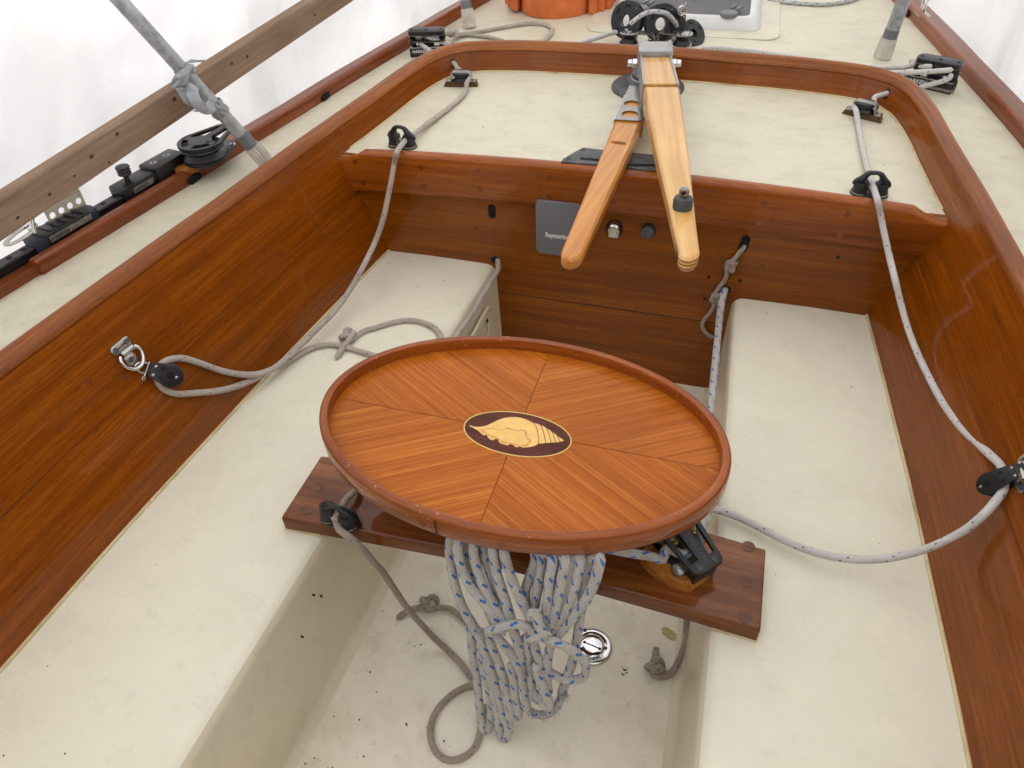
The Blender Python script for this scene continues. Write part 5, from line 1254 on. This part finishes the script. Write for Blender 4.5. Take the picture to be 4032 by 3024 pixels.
# ------------------------------------------------------------------ headsail track, car and end stop outside the plank-side rail
def OB(y, o, z): return V((-(rw(y)+o), y, z+ez(y)))
def obframe(y, o, z): e = .05; return FR(OB(y, o, z), OB(y+e, o, z)-OB(y-e, o, z), None, (0,0,1))   # x aft, y outboard
TRO = .066
def proj(p): v_ = p-CAM; w_ = v_.dot(F); return (2016+FPX*v_.dot(R)/w_, 1512-FPX*v_.dot(U)/w_)
def yforx(sx, o, z):
    lo, hi = .3, 3.0
    for _ in range(40):
        m = (lo+hi)/2
        if proj(OB(m, o, z))[0] < sx: lo = m
        else: hi = m
    return lo
T = thing('sheet_track', OB(1.1, TRO, .333), 'long black sheet track with countersunk holes outside the toe rail', 'track')
yy = [.3+.06*i for i in range(22)]
mb = MB(); tp = [(-.011,.333),(-.011,.342),(-.016,.345),(-.017,.358),(-.015,.362),(.015,.362),(.017,.358),(.016,.345),(.011,.342),(.011,.333)]
mb.grid([[OB(y, TRO+o, z) for o, z in tp] for y in yy]); TKR = mb.build('rail', m_black, T, smooth=30)
for i in range(24):
    y = .62+.0405*i; f = obframe(y, TRO, .362)
    if i % 7 == 5: screw(f, .010, T, m_steel, 'screw', .5, .001)
    else: disc(f, .0072, 'hole', m_hole, T, .0006)
y0c = yforx(118, TRO, .38); y1c = yforx(335, TRO, .39)
T = thing('track_car', OB(y0c, TRO, .363), 'dark blue ended black sheet car on the track, steel plate standing on it', 'track car')
f = obframe((y0c+y1c)/2, TRO, .350); hl = (y1c-y0c)/2
MB().box(f, -hl*.82, hl*.82, -.030, .030, -.006, .029, .004).build('body', m_black, T)
for s_ in (-1, 1):
    MB().prism(f, [(s_*hl*.80,-.031),(s_*hl*1.12,-.020),(s_*hl*1.16,.0),(s_*hl*1.12,.020),(s_*hl*.80,.031)], -.012, .026, .004).build('end_cap', m_navy, T, smooth=40)
inn_f = FR(f(-hl*.62,-.0302,.015), f.x, None, -f.y); 
PLq = MB().box(inn_f, -.006, hl*1.42, -.0075, .0075, -.0004, .0006).build('name_plate', m_label, T, smooth=0)
text('HARKEN', FR(inn_f(0,0,.0007), inn_f.x, None, inn_f.z), .013, m_letterdk, PLq, depth=.0003, bold=.03)
for k in range(5): MB().box(f, -hl*.55+k*hl*.28, -hl*.55+k*hl*.28+.010, -.024, .024, .029, .033, .002).build('roller_rib', m_black2, T)
# perforated steel plate
mb = MB(); pz = [X(*((0+.3617*x, 600+.3617*y)), f.o.x+.004) for x, y in ((372,930),(700,755),(728,650),(400,800))]
bx = f.x; base = f(-hl*.30,0,.029); tl = hl*1.30
cellplate(mb, base, base+V((0,0,.045)), base+bx*tl+V((0,0,.045)), base+bx*tl, [.14,.38,.62,.86], .0085, .0025)
p4 = [base+V((0,0,.045)), base+bx*tl+V((0,0,.045)), base+bx*tl*.95+V((0,0,.12)), base+bx*tl*.2+V((0,0,.12))]
nn = f.y
tv = [mb.bm.verts.new(p-nn*.001) for p in p4]; lv = [mb.bm.verts.new(p+nn*.0016) for p in p4]; mb.face(tv); mb.face(lv[::-1])
for i in range(4): mb.face([tv[i], tv[(i+1)%4], lv[(i+1)%4], lv[i]])
mb.build('steel_plate', m_steel, T, smooth=25)
c_ = f(-hl*1.0,0,.052)
MB().tube([f(-hl*1.55,-.012,.044), f(-hl*1.7,0,.043), f(-hl*1.55,.014,.044), f(-hl*.9,.016,.050), f(-hl*.72,0,.054), f(-hl*.9,-.014,.050)], .0065, 10, .004, closed=True, flat=.5, up=(0,0,1)).build('link', m_steel, T)
MB().tube([f(-hl*.95,-.02,.045), f(-hl*.80,-.012,.075), f(-hl*.6,0,.085), f(-hl*.55,.014,.07), f(-hl*.7,.02,.045)], .006, 10, .004).build('shackle', m_chrome, T)
for b_ in (-.012, .012): MB().lathe(FR(f(-hl*.92, b_, .052)), [(.009,0),(.008,.005),(.004,.008),(0,.0085)], 14).build('screw', m_chrome, T)
ya_, yb2 = yforx(450, TRO, .385), yforx(700, TRO, .38); f = obframe(ya_, TRO, .350); Ls = yb2-ya_
T = thing('track_stop', f.o, 'black track end stop with a ribbed plunger knob', 'track stop')
MB().box(f, 0, Ls*.52, -.030, .030, -.010, .034, .008).build('stop_body', m_black, T)
MB().box(f, Ls*.50, Ls*1.02, -.034, .034, -.016, .043, .008).build('end_body', m_black, T)
kb = FR(f(Ls*.20, 0, .034)); MB().lathe(kb, [(.007,0),(.007,.018),(.017,.019),(.0185,.022),(.017,.025),(.0165,.027),(.0185,.030),(.017,.033),(.0165,.035),(.019,.038),(.0175,.042),(.008,.043),(0,.043)], 26).build('plunger_knob', m_black2, T)
for a_ in (.62, .84): screw(FR(f(Ls*a_, 0, .0425), f.x, None, f.z), .0105, T, m_label, 'screw', .9, .0012)
for b_ in (-.014, .014): disc(FR(f(-.0002, b_, .010), f.y, None, -f.x), .0055, 'hole', m_hole, T, .0006)
nf_ = FR(f(Ls*.14, -.0302, .016), f.x, None, -f.y); NP = MB().box(nf_, 0, Ls*.30, -.0075, .0075, -.0004, .0006).build('name_plate', m_label, T, smooth=0)
text('HARKEN', FR(nf_(.003,0,.0007), nf_.x, None, nf_.z), .012, m_letterdk, NP, depth=.0003, bold=.03)
# big footblock on a wood pad
fc = Z(812, 560, .385); fy = fc.y; f = obframe(fy, -fc.x-rw(fy), .335)
T = thing('foot_block', f.o, 'large black foot block on a round wood pad behind the leaning pipe', 'block')
MB().lathe(f.at(-.055,.062,0), [(.046,-.004),(.052,.020),(.050,.030),(.045,.031)], 32).build('wood_pad', m_padwood, T)
def tear(r, L, k=1): return [(-.02+r*k*math.cos(math.radians(q)), r*k*math.sin(math.radians(q))) for q in range(60, 301, 12)]+[(L*k, -r*.42*k), (L*k+.012, 0), (L*k, r*.42*k)]
MB().prism(f, tear(.062,.088), .031, .040, .003).build('base_cheek', m_black, T, smooth=40)
MB().lathe(f.at(-.02,0,-.004), [(.050,.040),(.058,.044),(.062,.047),(.050,.056),(.048,.060),(.050,.064),(.062,.072),(.060,.076)], 36).build('sheave', m_black, T)
tc_ = tear(.064,.092); TCk = MB(); TCk.ringprism(f, tc_, [(x*.84-.002, y*.80) for x, y in tc_], .076, .086); TCk.prism(f, circ(-.02,0,.034,30), .0765, .0868)
TCk.prism(f, [(-.075,-.012),(.098,-.010),(.098,.010),(-.075,.012)], .0762, .0862); TCk.prism(f, [(-.032,-.058),(-.008,-.058),(-.008,.058),(-.032,.058)], .0764, .0860)
TCk = TCk.build('top_cheek', m_black, T, bevel=.0015)
screw(f.at(-.02,-.028,.086), .006, TCk, m_black2, 'bolt'); screw(f.at(.085,0,.086), .006, TCk, m_black2, 'bolt'); screw(f.at(.07,-.026,.040), .009, T, m_steel, 'screw')
# chain plate with shackle at the far rail
cp = Z(3628, 55, HD+.03); T = thing('chain_plate', cp, 'steel deck plate with shackle and chain on the far covering board', 'chain plate')
fr = FR(cp, (-.3,1,0)); fr = FR(cp, V((rw(3.0)-rw(3.2), -.2, 0))*-1)
MB().prism(fr, rrect(-.05,.05,-.022,.022,.012), 0, .005, .001).build('plate', m_steel, T)
for a_ in (-.036,.036): screw(fr.at(a_,0,.005), .006, T)
MB().tube([fr(-.012,0,.004), fr(-.014,0,.04), fr(0,0,.058), fr(.014,0,.04), fr(.012,0,.004)], .006, 10, .004).build('shackle', m_chrome, T)
for k in range(3):
    c = fr(-.005+.006*k, .004, .066+.030*k); a_ = k*1.4
    MB().tube([c+V((math.cos(a_)*.012, math.sin(a_)*.012, -.012)), c+V((math.cos(a_)*.012, math.sin(a_)*.012, .012)), c+V((0,0,.022)), c+V((-math.cos(a_)*.012, -math.sin(a_)*.012, .012)), c+V((-math.cos(a_)*.012, -math.sin(a_)*.012, -.012)), c+V((0,0,-.022))], .0042, 8, .003, closed=True).build('chain_link', m_chrome, T)

# ------------------------------------------------------------------ grit and specks on the painted surfaces
random.seed(21); mb = MB()
def speck(p, r):
    n_ = random.randint(4, 7); a0 = random.random()*6; el = random.uniform(.45, 1)
    vs = [(r*(1+random.uniform(-.3,.3))*math.cos(a0+2*math.pi*k/n_), r*el*math.sin(a0+2*math.pi*k/n_)) for k in range(n_)]
    ca_, sa_ = math.cos(a0), math.sin(a0); mb.prism(FR(p, (ca_, sa_, 0)), vs, .0002, .0002+r*.5)
for k in range(85):
    y = random.uniform(.2, 1.1); x = random.uniform(-.39, .38)
    if random.random() < .5: x = -.39+abs(random.gauss(0, .14)); y = random.uniform(.25, .9)
    if x > .37: continue
    speck(V((x, y, ZF)), random.choice((.0009,.0011,.0013,.0018,.0026)))
for k in range(12):
    p = Z(2460+random.gauss(0,7), 2645+random.gauss(0,10), ZF); speck(p, random.uniform(.0012,.0022))
for k in range(26):
    s_ = random.choice((-1, 1)); y = random.uniform(.2, 1.86); u_ = random.random(); x = s_*(xi(y)+.05+(xs(y)-xi(y)-.08)*u_); speck(V((x, y, .0022)), random.choice((.0008,.001,.0012,.0018)))
for k in range(60):
    y = random.uniform(1.95, 3.4); x = random.uniform(-.7, .7); speck(V((x, y, HD+camb(x))), random.choice((.0008,.0012,.0018)))
o = mb.build('grit', m_dirt); o['kind'] = 'stuff'
p = Z(2636, 2497, ZF); o = MB().prism(FR(p, (1,-.5,0)), [(.022*math.cos(a_)*(1+.12*math.sin(3*a_)), .014*math.sin(a_)*(1+.15*math.cos(2*a_))) for a_ in [k*.35 for k in range(18)]], .0002, .0006).build('glue_spot', m_stain); tag(o, 'small yellow glue spot on the floor beside the knotted rope tail', 'stain')
